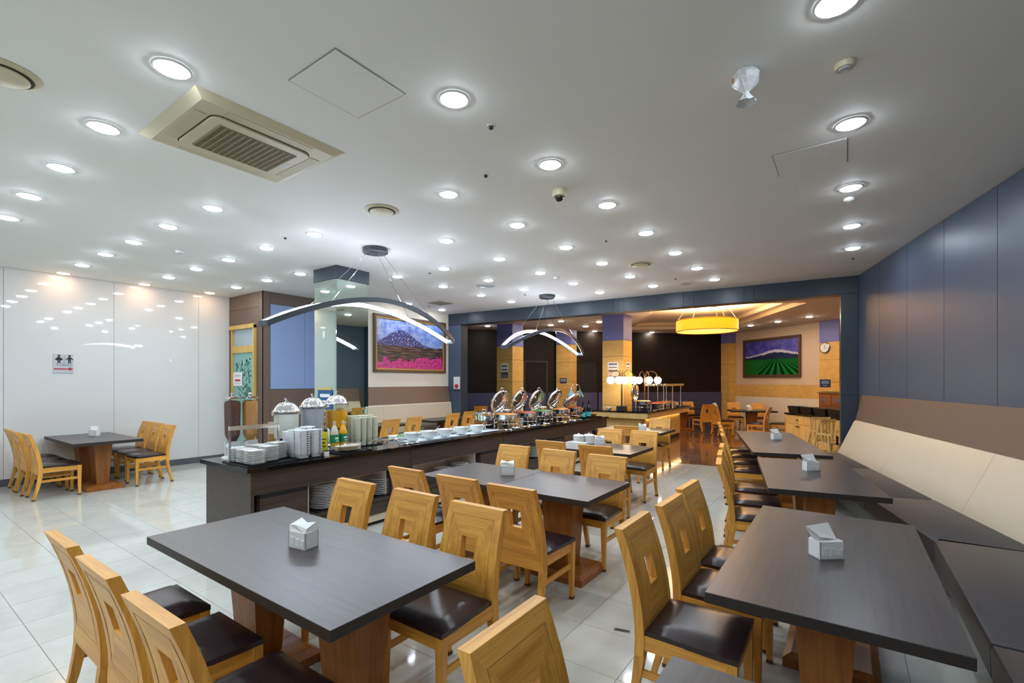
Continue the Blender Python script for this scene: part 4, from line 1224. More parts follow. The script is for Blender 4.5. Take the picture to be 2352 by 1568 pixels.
# ---------------------------------------------------------------- cereal dispensers
def cereal(px, label, fill, y_off=0):
    X = -5.05
    y = ATX(px, X)
    t = thing('cereal_dispenser', label, 'cereal dispenser', (X, y, CT))
    k = 1.12
    obj('stand', MB().frustum(0, 0, .0005, .02, .16, .15, .14, .13).box(-.06, -.045, -.05, .05, .02, .17).box(.045, .06, -.05, .05, .02, .17), M['white_pl'], t)
    obj('portion_wheel', MB().lathe([(.045, -.05), (.045, .05)], 16, (0, 0, 0), Matrix.Translation((0, 0, .115)) @ Matrix.Rotation(PI / 2, 4, 'Y')), M['white_pl'], t, True)
    hop = obj('hopper', MB().lathe([(.035, .155), (.066, .22), (.071, .24), (.078, .60)], 24, cap0=False, cap1=False), M['clear'], t, True)
    obj('cereal', MB().lathe([(.030, .158), (.060, .218), (.067, .245), (.073, .52), (.071, .56), (.055, .575), (.02, .58)], 24), M[fill], t, True)
    obj('lid', MB().lathe([(.083, .60), (.083, .612), (.03, .618), (.012, .622), (.010, .64), (.020, .645), (.018, .655)], 24), M['chrome'], t, True)
cereal(534, 'clear dispenser filled with dark chocolate cereal', 'choc')
cereal(574, 'clear dispenser filled with golden corn flakes', 'flakes')
# ---------------------------------------------------------------- drink dispensers
def drink(px, X, label, fill, base=.20, lvl=1.0):
    y = ATX(px, X)
    t = thing('drink_dispenser', label, 'drink dispenser', (X, y, CT))
    r = .128
    obj('base', MB().lathe([(.12, .001), (.12, .02), (.105, .03), (.105, base - .02), (.12, base)], 28), M['steel'], t, True)
    obj('tank', MB().lathe([(r, base), (r + .004, base + .27), (r + .010, base + .28)], 32, cap0=True, cap1=False), M['clear'], t, True)
    obj('drink', MB().lathe([(r - .006, base + .004), (r - .003, base + .004 + .255 * lvl)], 32), M[fill], t, True)
    lid = obj('lid', MB().lathe([(r + .014, base + .28), (r + .014, base + .292), (r + .002, base + .30), (r - .016, base + .335), (r - .05, base + .372), (.03, base + .39), (.012, base + .393)], 32, cap0=False), M['chrome'], t, True)
    obj('knob', MB().lathe([(.010, base + .39), (.010, base + .408), (.022, base + .414), (.020, base + .430), (.012, base + .432)], 20), M['chrome'], lid, True)
    for s in (-1, 1):
        obj('clasp', MB().cbox(0, s * (r + .018), base + .265, .02, .024, .04), M['steel'], t)
    obj('tap', MB().lathe([(.012, 0), (.012, .06)], 10, (0, 0, 0), Matrix.Translation((r - .01, 0, base + .03)) @ Matrix.Rotation(PI / 2, 4, 'Y')).cbox(r + .045, 0, base + .05, .015, .015, .06), M['chrome'], t, True)
drink(658, -4.98, 'domed drink dispenser filled with white milk', 'milk', .16)
drink(718, -5.00, 'domed drink dispenser with pale grey drink', 'greydrink', .20, 1.0)
drink(773, -5.00, 'domed drink dispenser filled with orange juice', 'orange', .22, .80)
# glass of beer-coloured drink card beside the milk
t = thing('menu_card', 'tall cream menu card with an amber foot beside the milk', 'card', (-5.10, ATX(627, -5.10), CT), .5)
obj('card', MB().box(-.055, .055, -.004, .004, .001, .33), plain('cream_card', (0.70, 0.63, 0.47), 0.6), t)
obj('amber_print', MB().box(-.05, .05, -.006, -.0042, .02, .20), plain('amber_print', (0.45, 0.24, 0.06), 0.5), t)
t = thing('price_card', 'bright yellow upright card beside the juice bottles', 'card', (-4.78, ATX(744, -4.78), CT), .25)
obj('card', MB().box(-.05, .05, -.004, .004, .001, .21), M['yellow'], t)
obj('print', MB().box(-.035, .035, -.006, -.0042, .04, .05).box(-.035, .02, -.006, -.0042, .08, .09).box(-.035, .035, -.006, -.0042, .12, .13), M['ink'], t)
# ---------------------------------------------------------------- juice bottles
def bottle(px, X, label, cap, body):
    y = ATX(px, X)
    t = thing('juice_bottle', label, 'bottle', (X, y, CT))
    obj('bottle', MB().lathe([(.040, .001), (.045, .012), (.045, .18), (.043, .20), (.034, .235), (.020, .265), (.014, .278), (.014, .29)], 24), body, t, True)
    lb = obj('label_band', MB().lathe([(.0458, .055), (.0458, .175)], 24, cap0=False, cap1=False), M['green_lab'], t, True)
    obj('label_mark', MB().box(.0455, .0466, -.022, .022, .125, .145).box(.0455, .0466, -.012, .026, .10, .108), M['white_pl'], lb)
    obj('fruit_print', MB().lathe([(.0464, .057), (.0464, .082)], 24, cap0=False, cap1=False), M['orange'], lb, True)
    obj('cap', MB().lathe([(.016, .285), (.016, .318), (.014, .320)], 18), cap, t, True)
capm = plain('peach_cap', (0.75, 0.52, 0.36), 0.4)
bottle(768, -4.70, 'juice bottle with pale upper body and green label', capm, plain('pale_bottle', (0.62, 0.60, 0.46), 0.2))
bottle(788, -4.72, 'orange juice bottle with green label', capm, M['orange'])
# ---------------------------------------------------------------- nested plastic cups
cup_me = MB().lathe([(.026, 0), (.036, .085), (.038, .088), (.036, .089), (.025, .004)], 16, cap1=False).mesh('cup', True, 40)
cup_me.materials.append(M['cup_pl'])
random.seed(6)
cx0, cy0 = -4.83, ATX(832, -4.83)
tray(cx0, cy0, CT, .32, .36, 'dark tray under the columns of pale plastic cups')
for i in range(3):
    for j in range(4):
        x, y = cx0 - .09 + i * .085, cy0 - .125 + j * .083
        n = 15 if i < 2 else 14
        for k in range(n):
            o = link('plastic_cup', cup_me, None, None, (x, y, CT + .0075 + k * .0185), 0)
            tag(o, 'pale plastic cup in the %s row column, %s the juice' % (('back', 'middle', 'edge')[i], ('next to', 'second from', 'third from', 'farthest from')[j]), 'cup', 'plastic cups columns %d' % (i * 4 + j + 1))
# ---------------------------------------------------------------- oval platters with tongs
def tongs(x, y, z, rz, label, L=.24):
    t = thing('tongs', label, 'tongs', (x, y, z), rz, 'serving tongs')
    for s in (-1, 1):
        obj('arm', MB().tube([(-L / 2, 0, .012), (0, s * .028, .010), (L / 2, s * .020, .006)], [.005, .006, .009], 6), M['chrome'], t, True)
    obj('spring', MB().lathe([(.010, -.01), (.010, .01)], 12, (-L / 2, 0, .012)), M['chrome'], t, True)
    return t
oval = MB().lathe([(.09, 0), (.10, .003), (.150, .016), (.153, .019), (.149, .0195), (.10, .008), (.001, .007)], 32, cap1=False)
oval.v = [(x * .72, y, z) for x, y, z in oval.v]
oval_me = oval.mesh('platter', True, 50); oval_me.materials.append(plain('cream_china', (0.74, 0.68, 0.55), 0.2, 0.03))
qx, qy = -4.50, ATX(800, -4.50)
tray(qx, qy, CT, .30, .40, 'oval-platter tray on the worktop edge beside the bottles')
for k in range(3):
    tag(link('oval_platter', oval_me, None, None, (qx, qy, CT + .0075 + k * .019), random.uniform(-.05, .05)), 'cream oval platter piled before the juice bottles, ' + ('lowest', 'middle', 'topmost')[k] + ' of three', 'platter', 'oval platters')
tongs(qx, qy - .03, CT + .070, 1.9, 'steel tongs lying on the pile of oval platters', .2)
tongs(qx + .02, qy + .06, CT + .073, 1.2, 'steel tongs lying across the others on the platters', .2)
t = thing('toothpick_jar', 'small white jar with a black side on the worktop edge', 'jar', (-4.37, ATX(750, -4.37), CT))
obj('jar', MB().lathe([(.024, .001), (.026, .05), (.024, .055)], 18), M['white_pl'], t, True)
obj('lid', MB().lathe([(.027, .055), (.027, .062), (.01, .066)], 18), M['black'], t, True)
# tongs rack
ry = ATX(885, -4.52)
rk = thing('tongs_rack', 'steel wire stand full of tongs before the ice well', 'rack', (-4.52, ry, CT))
for s in (-.10, .10):
    obj('hoop', MB().tube([(s, -.10, .002), (s, -.10, .05), (s, -.03, .085), (s, .03, .085), (s, .10, .05), (s, .10, .002)], .004, 6), M['chrome'], rk, True)
obj('bar', MB().tube([(-.10, -.10, .05), (.10, -.10, .05)], .004, 6).tube([(-.10, .10, .05), (.10, .10, .05)], .004, 6), M['chrome'], rk, True)
for k in range(5):
    tongs(-4.60 + k * .045, ry + random.uniform(-.03, .03), CT + .055 + k * .003, PI / 2 + random.uniform(-.35, .35), 'steel tongs lying across the wire stand', .26)
for k in range(3):
    tongs(-4.40, ry + .22 + k * .07, CT + .001, PI / 2 + random.uniform(-.5, .5), 'steel tongs resting on the black worktop before the ice', .2)
# ---------------------------------------------------------------- salad bowls in the ice well
rb = MB().lathe([(.05, 0), (.06, .004), (.105, .06), (.118, .10), (.120, .103), (.115, .104), (.10, .06), (.001, .014)], 32, cap1=False).mesh('salad_bowl', True, 50)
rb.materials.append(M['china'])
for k, (px, lab, fm_) in enumerate([(948, 'white salad bowl in the ice nearest the tongs stand', 'food_g'), (986, 'second white salad bowl in the ice from the tongs stand', 'food_o'), (1022, 'middle white salad bowl in the ice well', 'milk'), (1060, 'fourth white salad bowl in the ice from the tongs stand', 'food_g'), (1096, 'white salad bowl in the ice nearest the chafing dishes', 'food_r')]):
    X = -4.62
    y = ATX(px, X)
    t = thing('salad_bowl', lab, 'bowl', (X, y, CT + .0))
    link('bowl', rb, None, t)
    obj('salad', MB().lathe([(.095, .072), (.07, .085), (.001, .09)], 20, cap1=False), M[fm_], t, True)
    obj('ladle', MB().tube([(.03, .02, .09), (.08, .06, .13), (.11, .09, .17)], .005, 6), M['chrome'], t, True)
# flat dishes at the back of the ice well
for k in range(4):
    y = 4.35 + k * .42
    t = thing('serving_dish', 'shallow white rectangular dish at the back of the ice, ' + ('next to the cups', 'second from the cups', 'second from the chafing dishes', 'next to the chafing dishes')[k], 'dish', (-4.88, y, CT + .004))
    obj('dish', loft(MB(), [[(x * .10, yy * .17, 0) for x, yy in rrect(1, 1, .2, 3)], [(x * .115, yy * .185, .045) for x, yy in rrect(1, 1, .2, 3)], [(x * .108, yy * .178, .045) for x, yy in rrect(1, 1, .2, 3)], [(x * .095, yy * .165, .03) for x, yy in rrect(1, 1, .2, 3)]]), M['china'], t, True)
    obj('salad', MB().lathe([(.09, .03), (.07, .05), (.001, .055)], 16, cap1=False), M[('food_g', 'milk', 'ice', 'food_g')[k]], t, True)
# ---------------------------------------------------------------- chafing dishes
def chafer(X, y, label, food, ang=72, lid=True, r=.20):
    t = thing('chafing_dish', label, 'chafing dish', (X, y, CT))
    for k in range(4):
        a = PI / 4 + k * PI / 2
        obj('leg', MB().tube([(r * .96 * math.cos(a), r * .96 * math.sin(a), .16), (r * 1.02 * math.cos(a), r * 1.02 * math.sin(a), .08), (r * .95 * math.cos(a), r * .95 * math.sin(a), .004)], .008, 6), M['steel'], t, True)
    obj('frame_ring', MB().tube([(r * 1.0 * math.cos(2 * PI * k / 24), r * 1.0 * math.sin(2 * PI * k / 24), .075) for k in range(24)], .006, 6, close=True), M['steel'], t, True)
    obj('burner', MB().lathe([(.04, .002), (.04, .05), (.035, .055)], 16), M['black'], t, True)
    obj('water_pan', MB().lathe([(r * .80, .135), (r * .93, .145), (r * .97, .20), (r * 1.02, .218), (r * 1.02, .224)], 32), M['chrome'], t, True)
    obj('food', MB().lathe([(r * .90, .2245), (r * .7, .240), (.001, .246)], 24, cap1=False), M[food], t, True)
    if lid:
        L = obj('lid', MB().lathe([(r * 1.0, 0), (r * 1.02, .012), (r * .98, .035), (r * .88, .06), (r * .70, .075), (r * .66, .074)], 36, cap0=False, cap1=False), M['chrome'], t, True)
        L.location = (-r * 1.02, 0, .235); L.rotation_euler = (0, math.radians(-ang), 0)
        L.data.transform(Matrix.Translation((r * 1.02, 0, 0)))
        g = obj('lid_window', MB().lathe([(r * .67, .073), (.001, .080)], 32, (r * 1.02, 0, 0), cap0=False, cap1=False), plain('smoked_glass', (0.16, 0.15, 0.13), 0.08), L, True)
        obj('rim', MB().tube([(r * 1.02 + r * math.cos(2 * PI * k / 36), r * math.sin(2 * PI * k / 36), 0) for k in range(36)], .008, 6, close=True), M['chrome'], L, True)
        obj('inner_ring', MB().tube([(r * 1.02 + r * .68 * math.cos(2 * PI * k / 32), r * .68 * math.sin(2 * PI * k / 32), .066) for k in range(32)], .006, 6, close=True), M['chrome'], L, True)
        obj('handle', MB().tube([(r * 1.9, -.05, .02), (r * 2.12, -.045, .045), (r * 2.2, 0, .055), (r * 2.12, .045, .045), (r * 1.9, .05, .02)], .008, 6), M['chrome'], L, True)
        obj('hinge', MB().cbox(-r * 1.04, 0, .225, .05, .09, .03), M['steel'], t)
    else:
        L = obj('lid', MB().lathe([(r * 1.0, .226), (r * 1.0, .262), (r * .9, .272), (r * .3, .285), (.001, .286)], 32, cap0=False, cap1=False), M['chrome'], t, True)
        obj('handle', MB().tube([(0, -.05, .283), (0, -.04, .315), (0, .04, .315), (0, .05, .283)], .007, 6), M['chrome'], L, True)
    return t
ordn = ['first', 'second', 'third', 'fourth', 'fifth']
for k, (px, X, ang, fd) in enumerate([(1163, -4.64, 68, 'food_o'), (1207, -4.66, 66, 'food_r'), (1246, -4.66, 66, 'food_g'), (1286, -4.66, 62, 'food_o'), (1318, -4.66, 40, 'food_r')]):
    chafer(X, ATX(px, X), 'round chafing dish with raised lid, ' + ordn[k] + ' from the salad bowls', fd, ang)
X = -4.84
chafer(X, ATX(1112, X), 'closed round chafing dish beside the last salad bowl', 'food_o', 0, False, .17)
X = -5.04
chafer(X, ATX(1160, X), 'closed round pot behind the first raised lid', 'food_o', 0, False, .13)
chafer(X, ATX(1240, X), 'closed round pot behind the third raised lid', 'food_r', 0, False, .15)
t = thing('plate_wedge', 'white card stand standing between the raised lids', 'card', (-4.98, ATX(1200, -4.98), CT), .4)
obj('card', MB().prism([(-.13, 0), (.13, 0), (.06, .26), (-.04, .30)], -.005, .005, Matrix.Rotation(PI / 2, 4, 'Z') @ Matrix.Rotation(PI / 2, 4, 'X')), M['paper'], t)
obj('foot', MB().cbox(0, 0, .008, .10, .16, .014), M['white_pl'], t)
random.seed(9)
for k in range(9):
    y = ATX(1160, -4.4) + k * .30
    tongs(-4.40 + random.uniform(-.03, .03), y, CT + .001, PI / 2 + random.uniform(-.9, .9), 'steel serving tongs on the worktop edge before the chafing dishes', .24)
for k in range(5):
    y = ATX(1185, -4.42) + k * .48
    t = thing('utensil_rest', 'small white oval dish for serving spoons before chafing dish number ' + ordn[k], 'dish', (-4.40, y, CT + .0005), 0)
    o = obj('rest', MB().lathe([(.04, 0), (.062, .012), (.060, .013), (.03, .004)], 20), M['china'], t, True); o.scale = (.8, 1.3, 1)
    obj('spoon', MB().tube([(-.03, -.05, .016), (.0, .02, .018), (.02, .12, .03)], .006, 6).sphere((-.03, -.06, .018), .022, 10, 6), M['chrome'], t, True)
# heat lamps
hl = thing('heat_lamp', 'twin gooseneck heat lamp with teal shades over the carving end', 'heat lamp', (-4.86, ATX(1322, -4.86), CT))
obj('pole', MB().lathe([(.09, .001), (.09, .015), (.012, .03), (.012, .55)], 16), M['steel'], hl, True)
sh_me = MB().lathe([(.012, .0), (.02, -.03), (.075, -.13), (.085, -.17), (.082, -.17), (.016, -.03)], 24, cap0=False, cap1=False)
for s, m in ((-1, plain('pale_teal_shade', (0.16, 0.34, 0.40), 0.3)), (1, M['teal'])):
    arc = [(0, 0, .55), (0, s * .01, .64), (0, s * .06, .70), (0, s * .13, .70), (0, s * .19, .65), (0, s * .20, .60)]
    a_ = obj('gooseneck', MB().tube(arc, .009, 8), M['chrome'], hl, True)
    obj('lamp_shade', MB().lathe([(.012, .0), (.02, -.03), (.072, -.13), (.083, -.17), (.080, -.17), (.016, -.03)], 24, (0, s * .20, .60), cap0=False, cap1=False), m, a_, True)
    obj('bulb', MB().sphere((0, s * .20, .485), .035, 14, 10), glow('heat_bulb', (1.0, 0.55, 0.2), 3.0) if s < 0 else bpy.data.materials['heat_bulb'], a_, True)
t = thing('carving_board', 'wooden carving board with roasts below the heat lamps', 'board', (-4.78, ATX(1312, -4.78), CT))
obj('board', MB().box(-.16, .16, -.24, .24, .001, .03), M['oak_y'], t)
obj('roast', MB().sphere((0, -.08, .07), .07, 16, 10, sz=.6).sphere((.02, .10, .07), .065, 16, 10, sz=.6), M['food_o'], t, True)
for px, lab in ((1339, 'dark sauce bottle with cyan label, beside the gooseneck lamp'), (1352, 'dark sauce bottle with cyan label, at the end of the worktop')):
    X = -4.52
    t = thing('sauce_bottle', lab, 'bottle', (X, ATX(px, X), CT))
    obj('bottle', MB().lathe([(.05, .001), (.052, .01), (.052, .20), (.03, .25), (.016, .29), (.016, .33)], 20), M['glassblack'], t, True)
    obj('label_band', MB().lathe([(.0535, .03), (.0535, .125)], 20, cap0=False, cap1=False), M['cyan'], t, True)
    obj('cap', MB().lathe([(.018, .33), (.018, .36), (.015, .362)], 14), M['black'], t, True)
t = thing('bread_basket', 'low brown bread basket at the end of the worktop', 'basket', (-4.60, 9.5, CT))
obj('basket', MB().lathe([(.10, .001), (.14, .06), (.135, .06), (.09, .01)], 20), M['choc_wood'], t, True)
obj('bread', MB().sphere((0, 0, .06), .10, 16, 8, sz=.4), M['bread'], t, True)
# ================================================================= NAPKIN HOLDERS, JARS
def napkin(px, py, rz, label, style=0, h=.74):
    x, y = PR(px, py, h)
    t = thing('napkin_holder', label, 'napkin holder', (x, y, h), rz)
    w, d, hh, th = .128, .085, .088, .006
    obj('box', MB().box(-w / 2, w / 2, -d / 2, -d / 2 + th, .0005, hh).box(-w / 2, w / 2, d / 2 - th, d / 2, .0005, hh).box(-w / 2, -w / 2 + th, -d / 2, d / 2, .0005, hh).box(w / 2 - th, w / 2, -d / 2, d / 2, .0005, hh).box(-w / 2, w / 2, -d / 2, d / 2, .0005, .006), M['white_pl'], t)
    # moulded cottage relief on the front
    rel = MB().box(-.05, -.02, -d / 2 - .003, -d / 2, .02, .06).box(-.01, .02, -d / 2 - .003, -d / 2, .015, .055).box(.03, .055, -d / 2 - .003, -d / 2, .02, .05)
    obj('relief', rel, M['white_pl'], t)
    obj('napkin_stack', MB().box(-w / 2 + .01, w / 2 - .01, -d / 2 + .01, d / 2 - .01, .007, hh - .004), M['paper'], t)
    if style == 0:      # tall folded sheet leaning out
        v = [(-.05, .0, hh - .02), (.055, .01, hh - .02), (.035, .03, hh + .075), (-.095, .015, hh + .065), (-.05, .012, hh - .02), (.055, .022, hh - .02), (.037, .034, hh + .073), (-.093, .02, hh + .062), (-.04, -.012, hh + .015), (.052, -.006, hh + .002)]
        f = [(0, 1, 2, 3), (4, 7, 6, 5), (3, 2, 6, 7), (0, 3, 7, 4), (1, 5, 6, 2), (3, 8, 9, 2)]
    else:               # crumpled flat wad
        v = [(-.065, -.035, hh - .01), (.06, -.04, hh - .008), (.065, .035, hh + .0), (-.06, .04, hh), (-.07, -.03, hh + .028), (-.015, -.04, hh + .038), (.06, -.03, hh + .022), (.06, .03, hh + .045), (-.01, .035, hh + .03), (-.06, .04, hh + .05)]
        f = [(0, 1, 6, 5, 4), (1, 2, 7, 6), (2, 3, 9, 8, 7), (3, 0, 4, 9), (4, 5, 8, 9), (5, 6, 7, 8)]
    obj('napkin', MB().add(v, f), M['paper'], t)
napkin(697, 1255, .15, 'white napkin holder with crumpled napkins on the wide table', 1)
napkin(1166, 1090, .6, 'white napkin holder standing on the joined tables', 1)
napkin(1377, 1022, .6, 'white napkin holder beside the lidded jars', 1)
napkin(1476, 990, .4, 'white napkin holder on the last table beside the buffet', 1)
napkin(1897, 1278, .70, 'white napkin holder with tall folded napkin by the bend of the bench', 0)
napkin(1863, 1080, .62, 'white napkin holder with leaning napkin on the middle bench table', 0)
napkin(1783, 1009, .62, 'white napkin holder on the longest bench table', 0)
napkin(217, 1001, .5, 'white napkin holder on the table against the white wall', 0)
def jar(x, y, label):
    t = thing('lidded_jar', label, 'jar', (x, y, .74))
    obj('jar', MB().lathe([(.075, .001), (.078, .09), (.07, .10)], 24), M['china'], t, True)
    l = obj('lid', MB().lathe([(.080, .10), (.080, .112), (.06, .125), (.02, .13)], 24), M['china'], t, True)
    obj('knob', MB().lathe([(.012, .13), (.014, .14), (.006, .145)], 12), M['china'], l, True)
jx, jy = PR(1320, 1020, .74)
jar(jx, jy + .12, 'round lidded white jar near the plate niche end of its table')
jx, jy = PR(1344, 1019, .74)
jar(jx, jy + .12, 'round lidded white jar beside the napkin holder')
bx_, by_ = PR(1322, 1031, .74)
t = thing('table_caddy', 'low white box holding seasonings before the lidded jars', 'caddy', (bx_, by_ + .05, .74), 0)
obj('box', MB().box(-.14, .14, -.06, .06, .0005, .006).box(-.14, .14, -.06, -.052, .006, .085).box(-.14, .14, .052, .06, .006, .085).box(-.14, -.132, -.052, .052, .006, .085).box(.132, .14, -.052, .052, .006, .085), M['white_pl'], t)
obj('packets', MB().box(-.13, .13, -.05, .05, .006, .07), M['paper'], t)

# ================================================================= SIGNS AND PICTURES
def sframe(p, out):
    """local x right, y up, z out of the wall"""
    o = Vector((out[0], out[1], 0)).normalized(); u = Vector((0, 0, 1)); r = u.cross(o)
    return Matrix(((r.x, u.x, o.x, p[0]), (r.y, u.y, o.y, p[1]), (r.z, u.z, o.z, p[2]), (0, 0, 0, 1)))
def sthing(name, label, cat, p, out):
    t = thing(name, label, cat); t.matrix_world = sframe(p, out); return t
def text(s, size, x, y, z, mat, parent, name='lettering', align='CENTER'):
    cu = bpy.data.curves.new('t', 'FONT'); cu.body = s; cu.size = size; cu.align_x = align; cu.align_y = 'CENTER'; cu.extrude = .0006
    to = bpy.data.objects.new('t', cu); COL.objects.link(to)
    bpy.context.view_layer.update()
    me = bpy.data.meshes.new_from_object(to)
    bpy.data.objects.remove(to)
    me.materials.clear()
    return link(name, me, mat, parent, (x, y, z))
# restroom sign
y0, y1 = ATX(122, XL), ATX(168, XL)
w = (y1 - y0) / 2
zc = EYE + (876 - 835) * 7.85 / F_PX
t = sthing('restroom_sign', 'square silver restroom sign with two figures and a red arrow', 'sign', (XL + .004, (y0 + y1) / 2, zc), (1, 0))
hh = .155
obj('plate', MB().box(-w, w, -hh, hh, 0, .008), M['sign_grey'], t)
def fig(cx, skirt):
    m = MB().lathe([(.017, .0085), (.017, .0095)], 14, (cx, .128, 0))
    if skirt: m.prism([(cx - .014, .108), (cx + .014, .108), (cx + .052, .068), (cx + .030, .052), (cx - .030, .052), (cx - .052, .068)], .0085, .0095)
    else: m.prism([(cx - .016, .108), (cx + .016, .108), (cx + .050, .064), (cx + .040, .058), (cx + .018, .080), (cx + .018, .05), (cx - .018, .05), (cx - .018, .080), (cx - .040, .058), (cx - .050, .064)], .0085, .0095)
    m.box(cx - .018, cx - .003, .008, .052, .0085, .0095).box(cx + .003, cx + .018, .008, .052, .0085, .0095)
    return m
obj('woman_figure', fig(-.055, True), M['ink'], t)
obj('man_figure', fig(.075, False), M['ink'], t)
obj('divider', MB().box(.008, .012, .015, .13, .0085, .0095), M['ink_grey'], t)
text('TOILET', .062, .008, -.022, .0085, M['ink_grey'], t)
obj('arrow', MB().box(-.115, .075, -.098, -.078, .0085, .0095).prism([(.07, -.118), (.125, -.088), (.07, -.058)], .0085, .0095), M['red_ink'], t)
# paper notice on the door
dpy = BLK_Y - .072
t = sthing('paper_notice', 'white paper notice with a red stripe taped to the teal door', 'notice', (-10.17, BLK_Y - .024, 1.67), (0, -1))
obj('sheet', MB().box(-.19, .19, -.14, .14, 0, .002), M['paper'], t)
obj('print', MB().box(-.13, .13, .05, .09, .002, .003).box(-.13, .13, -.09, -.075, .002, .003), M['sign_grey'], t)
obj('red_stripe', MB().box(-.11, .12, -.045, -.005, .002, .003), M['red_ink'], t)
# ghost label on the mirror
t = sthing('mirror_sticker', 'small pale sticker high on the mirror column', 'sticker', (-6.60, CYa - .001, 2.35), (0, -1))
obj('sticker', MB().box(-.035, .035, -.06, .06, 0, .001), M['sign_grey'], t)
obj('print', MB().box(-.012, .012, -.03, .03, .001, .0015), M['white_pl'], t)
# blue sign on the mirror column
t = sthing('blue_notice', 'blue notice with white lettering low on the mirror column', 'sign', (-6.56, CYa - .002, 1.29), (0, -1))
obj('plate', MB().box(-.19, .19, -.20, .20, 0, .006), M['blue_sign'], t)
obj('gilt_strip', MB().box(-.19, .16, .20, .235, 0, .005), M['oak_trim'], t)
obj('lettering', MB().box(-.13, .13, .09, .14, .006, .008).box(-.10, .10, .01, .04, .006, .008).box(-.11, .11, -.06, -.035, .006, .008).box(-.08, .08, -.13, -.11, .006, .008), M['white_pl'], t)
# alarm on the slate pillar
p = beam_m @ Vector((.30, -.001, 1.585)); o = beam_m.to_3x3() @ Vector((0, -1, 0))
t = sthing('alarm_box', 'white alarm box with red round bell on the slate pillar', 'alarm', p, o)
obj('box', MB().box(-.085, .085, -.16, .16, 0, .05), M['white_pl'], t)
obj('bell', MB().lathe([(.055, .05), (.055, .07), (.03, .085)], 20, (.02, -.08, 0)), M['red'], t, True)
obj('print', MB().box(-.03, .05, .04, .06, .05, .051), M['sign_grey'], t)
def notice(px, py0, py1, corner, face, label, body, lines, dpt, w, ink='ink'):
    """on a yellow column; corner = column corner, face 'front' (-y side) or 'side' (+x side)"""
    zt, zb = EYE + (HOR - py0) * dpt / F_PX, EYE + (HOR - py1) * dpt / F_PX
    t_ = (px - CX) / F_PX
    if face == 'front':
        Y = corner[1] - .001; z = Y / (SN * t_ + CS); X = CS * t_ * z - SN * z; out = (0, -1)
    else:
        X = corner[0] + .001; Y = ATX(px, X); out = (1, 0)
    t = sthing('notice_board', label, 'sign', (X, Y, (zt + zb) / 2), out)
    h2 = (zt - zb) / 2
    obj('plate', MB().box(-w / 2, w / 2, -h2, h2, 0, .006), M[body], t)
    for k, (a, b, m) in enumerate(lines):
        obj('print', MB().box(-w * .40, w * .40, h2 * a, h2 * b, .006, .008), M[m], t)
notice(1159, 834, 853, cA, 'front', 'white notice with dark print on the column beside the dark door', 'white_pl', [(.1, .55, 'ink_grey'), (-.7, -.4, 'navy_sign')], 14.4, .25)
notice(1159, 855, 867, cA, 'front', 'small navy strip sign under the white notice', 'navy_sign', [(.2, .6, 'ink_grey'), (-.6, -.2, 'sign_grey')], 14.4, .25)
notice(1408, 831, 848, cC, 'front', 'white notice with dark print behind the globe lamps', 'white_pl', [(.2, .65, 'ink_grey'), (-.55, -.35, 'ink')], 12.3, .29)
notice(1408, 850, 866, cC, 'front', 'beige notice with a navy top edge just above the globes', 'tan_wall', [(.6, .95, 'navy_sign'), (-.95, -.75, 'ink')], 12.3, .29)
notice(1442, 832, 848, cC, 'side', 'narrow white notice on the side of the lamp-lit column', 'white_pl', [(.2, .65, 'ink_grey'), (-.7, -.5, 'ink')], 12.6, .26)
notice(1294, 868, 880, cB, 'front', 'small navy sign on the plain rear pilaster', 'navy_sign', [(.3, .6, 'sign_grey'), (-.3, 0, 'sign_grey')], 16.0, .26)
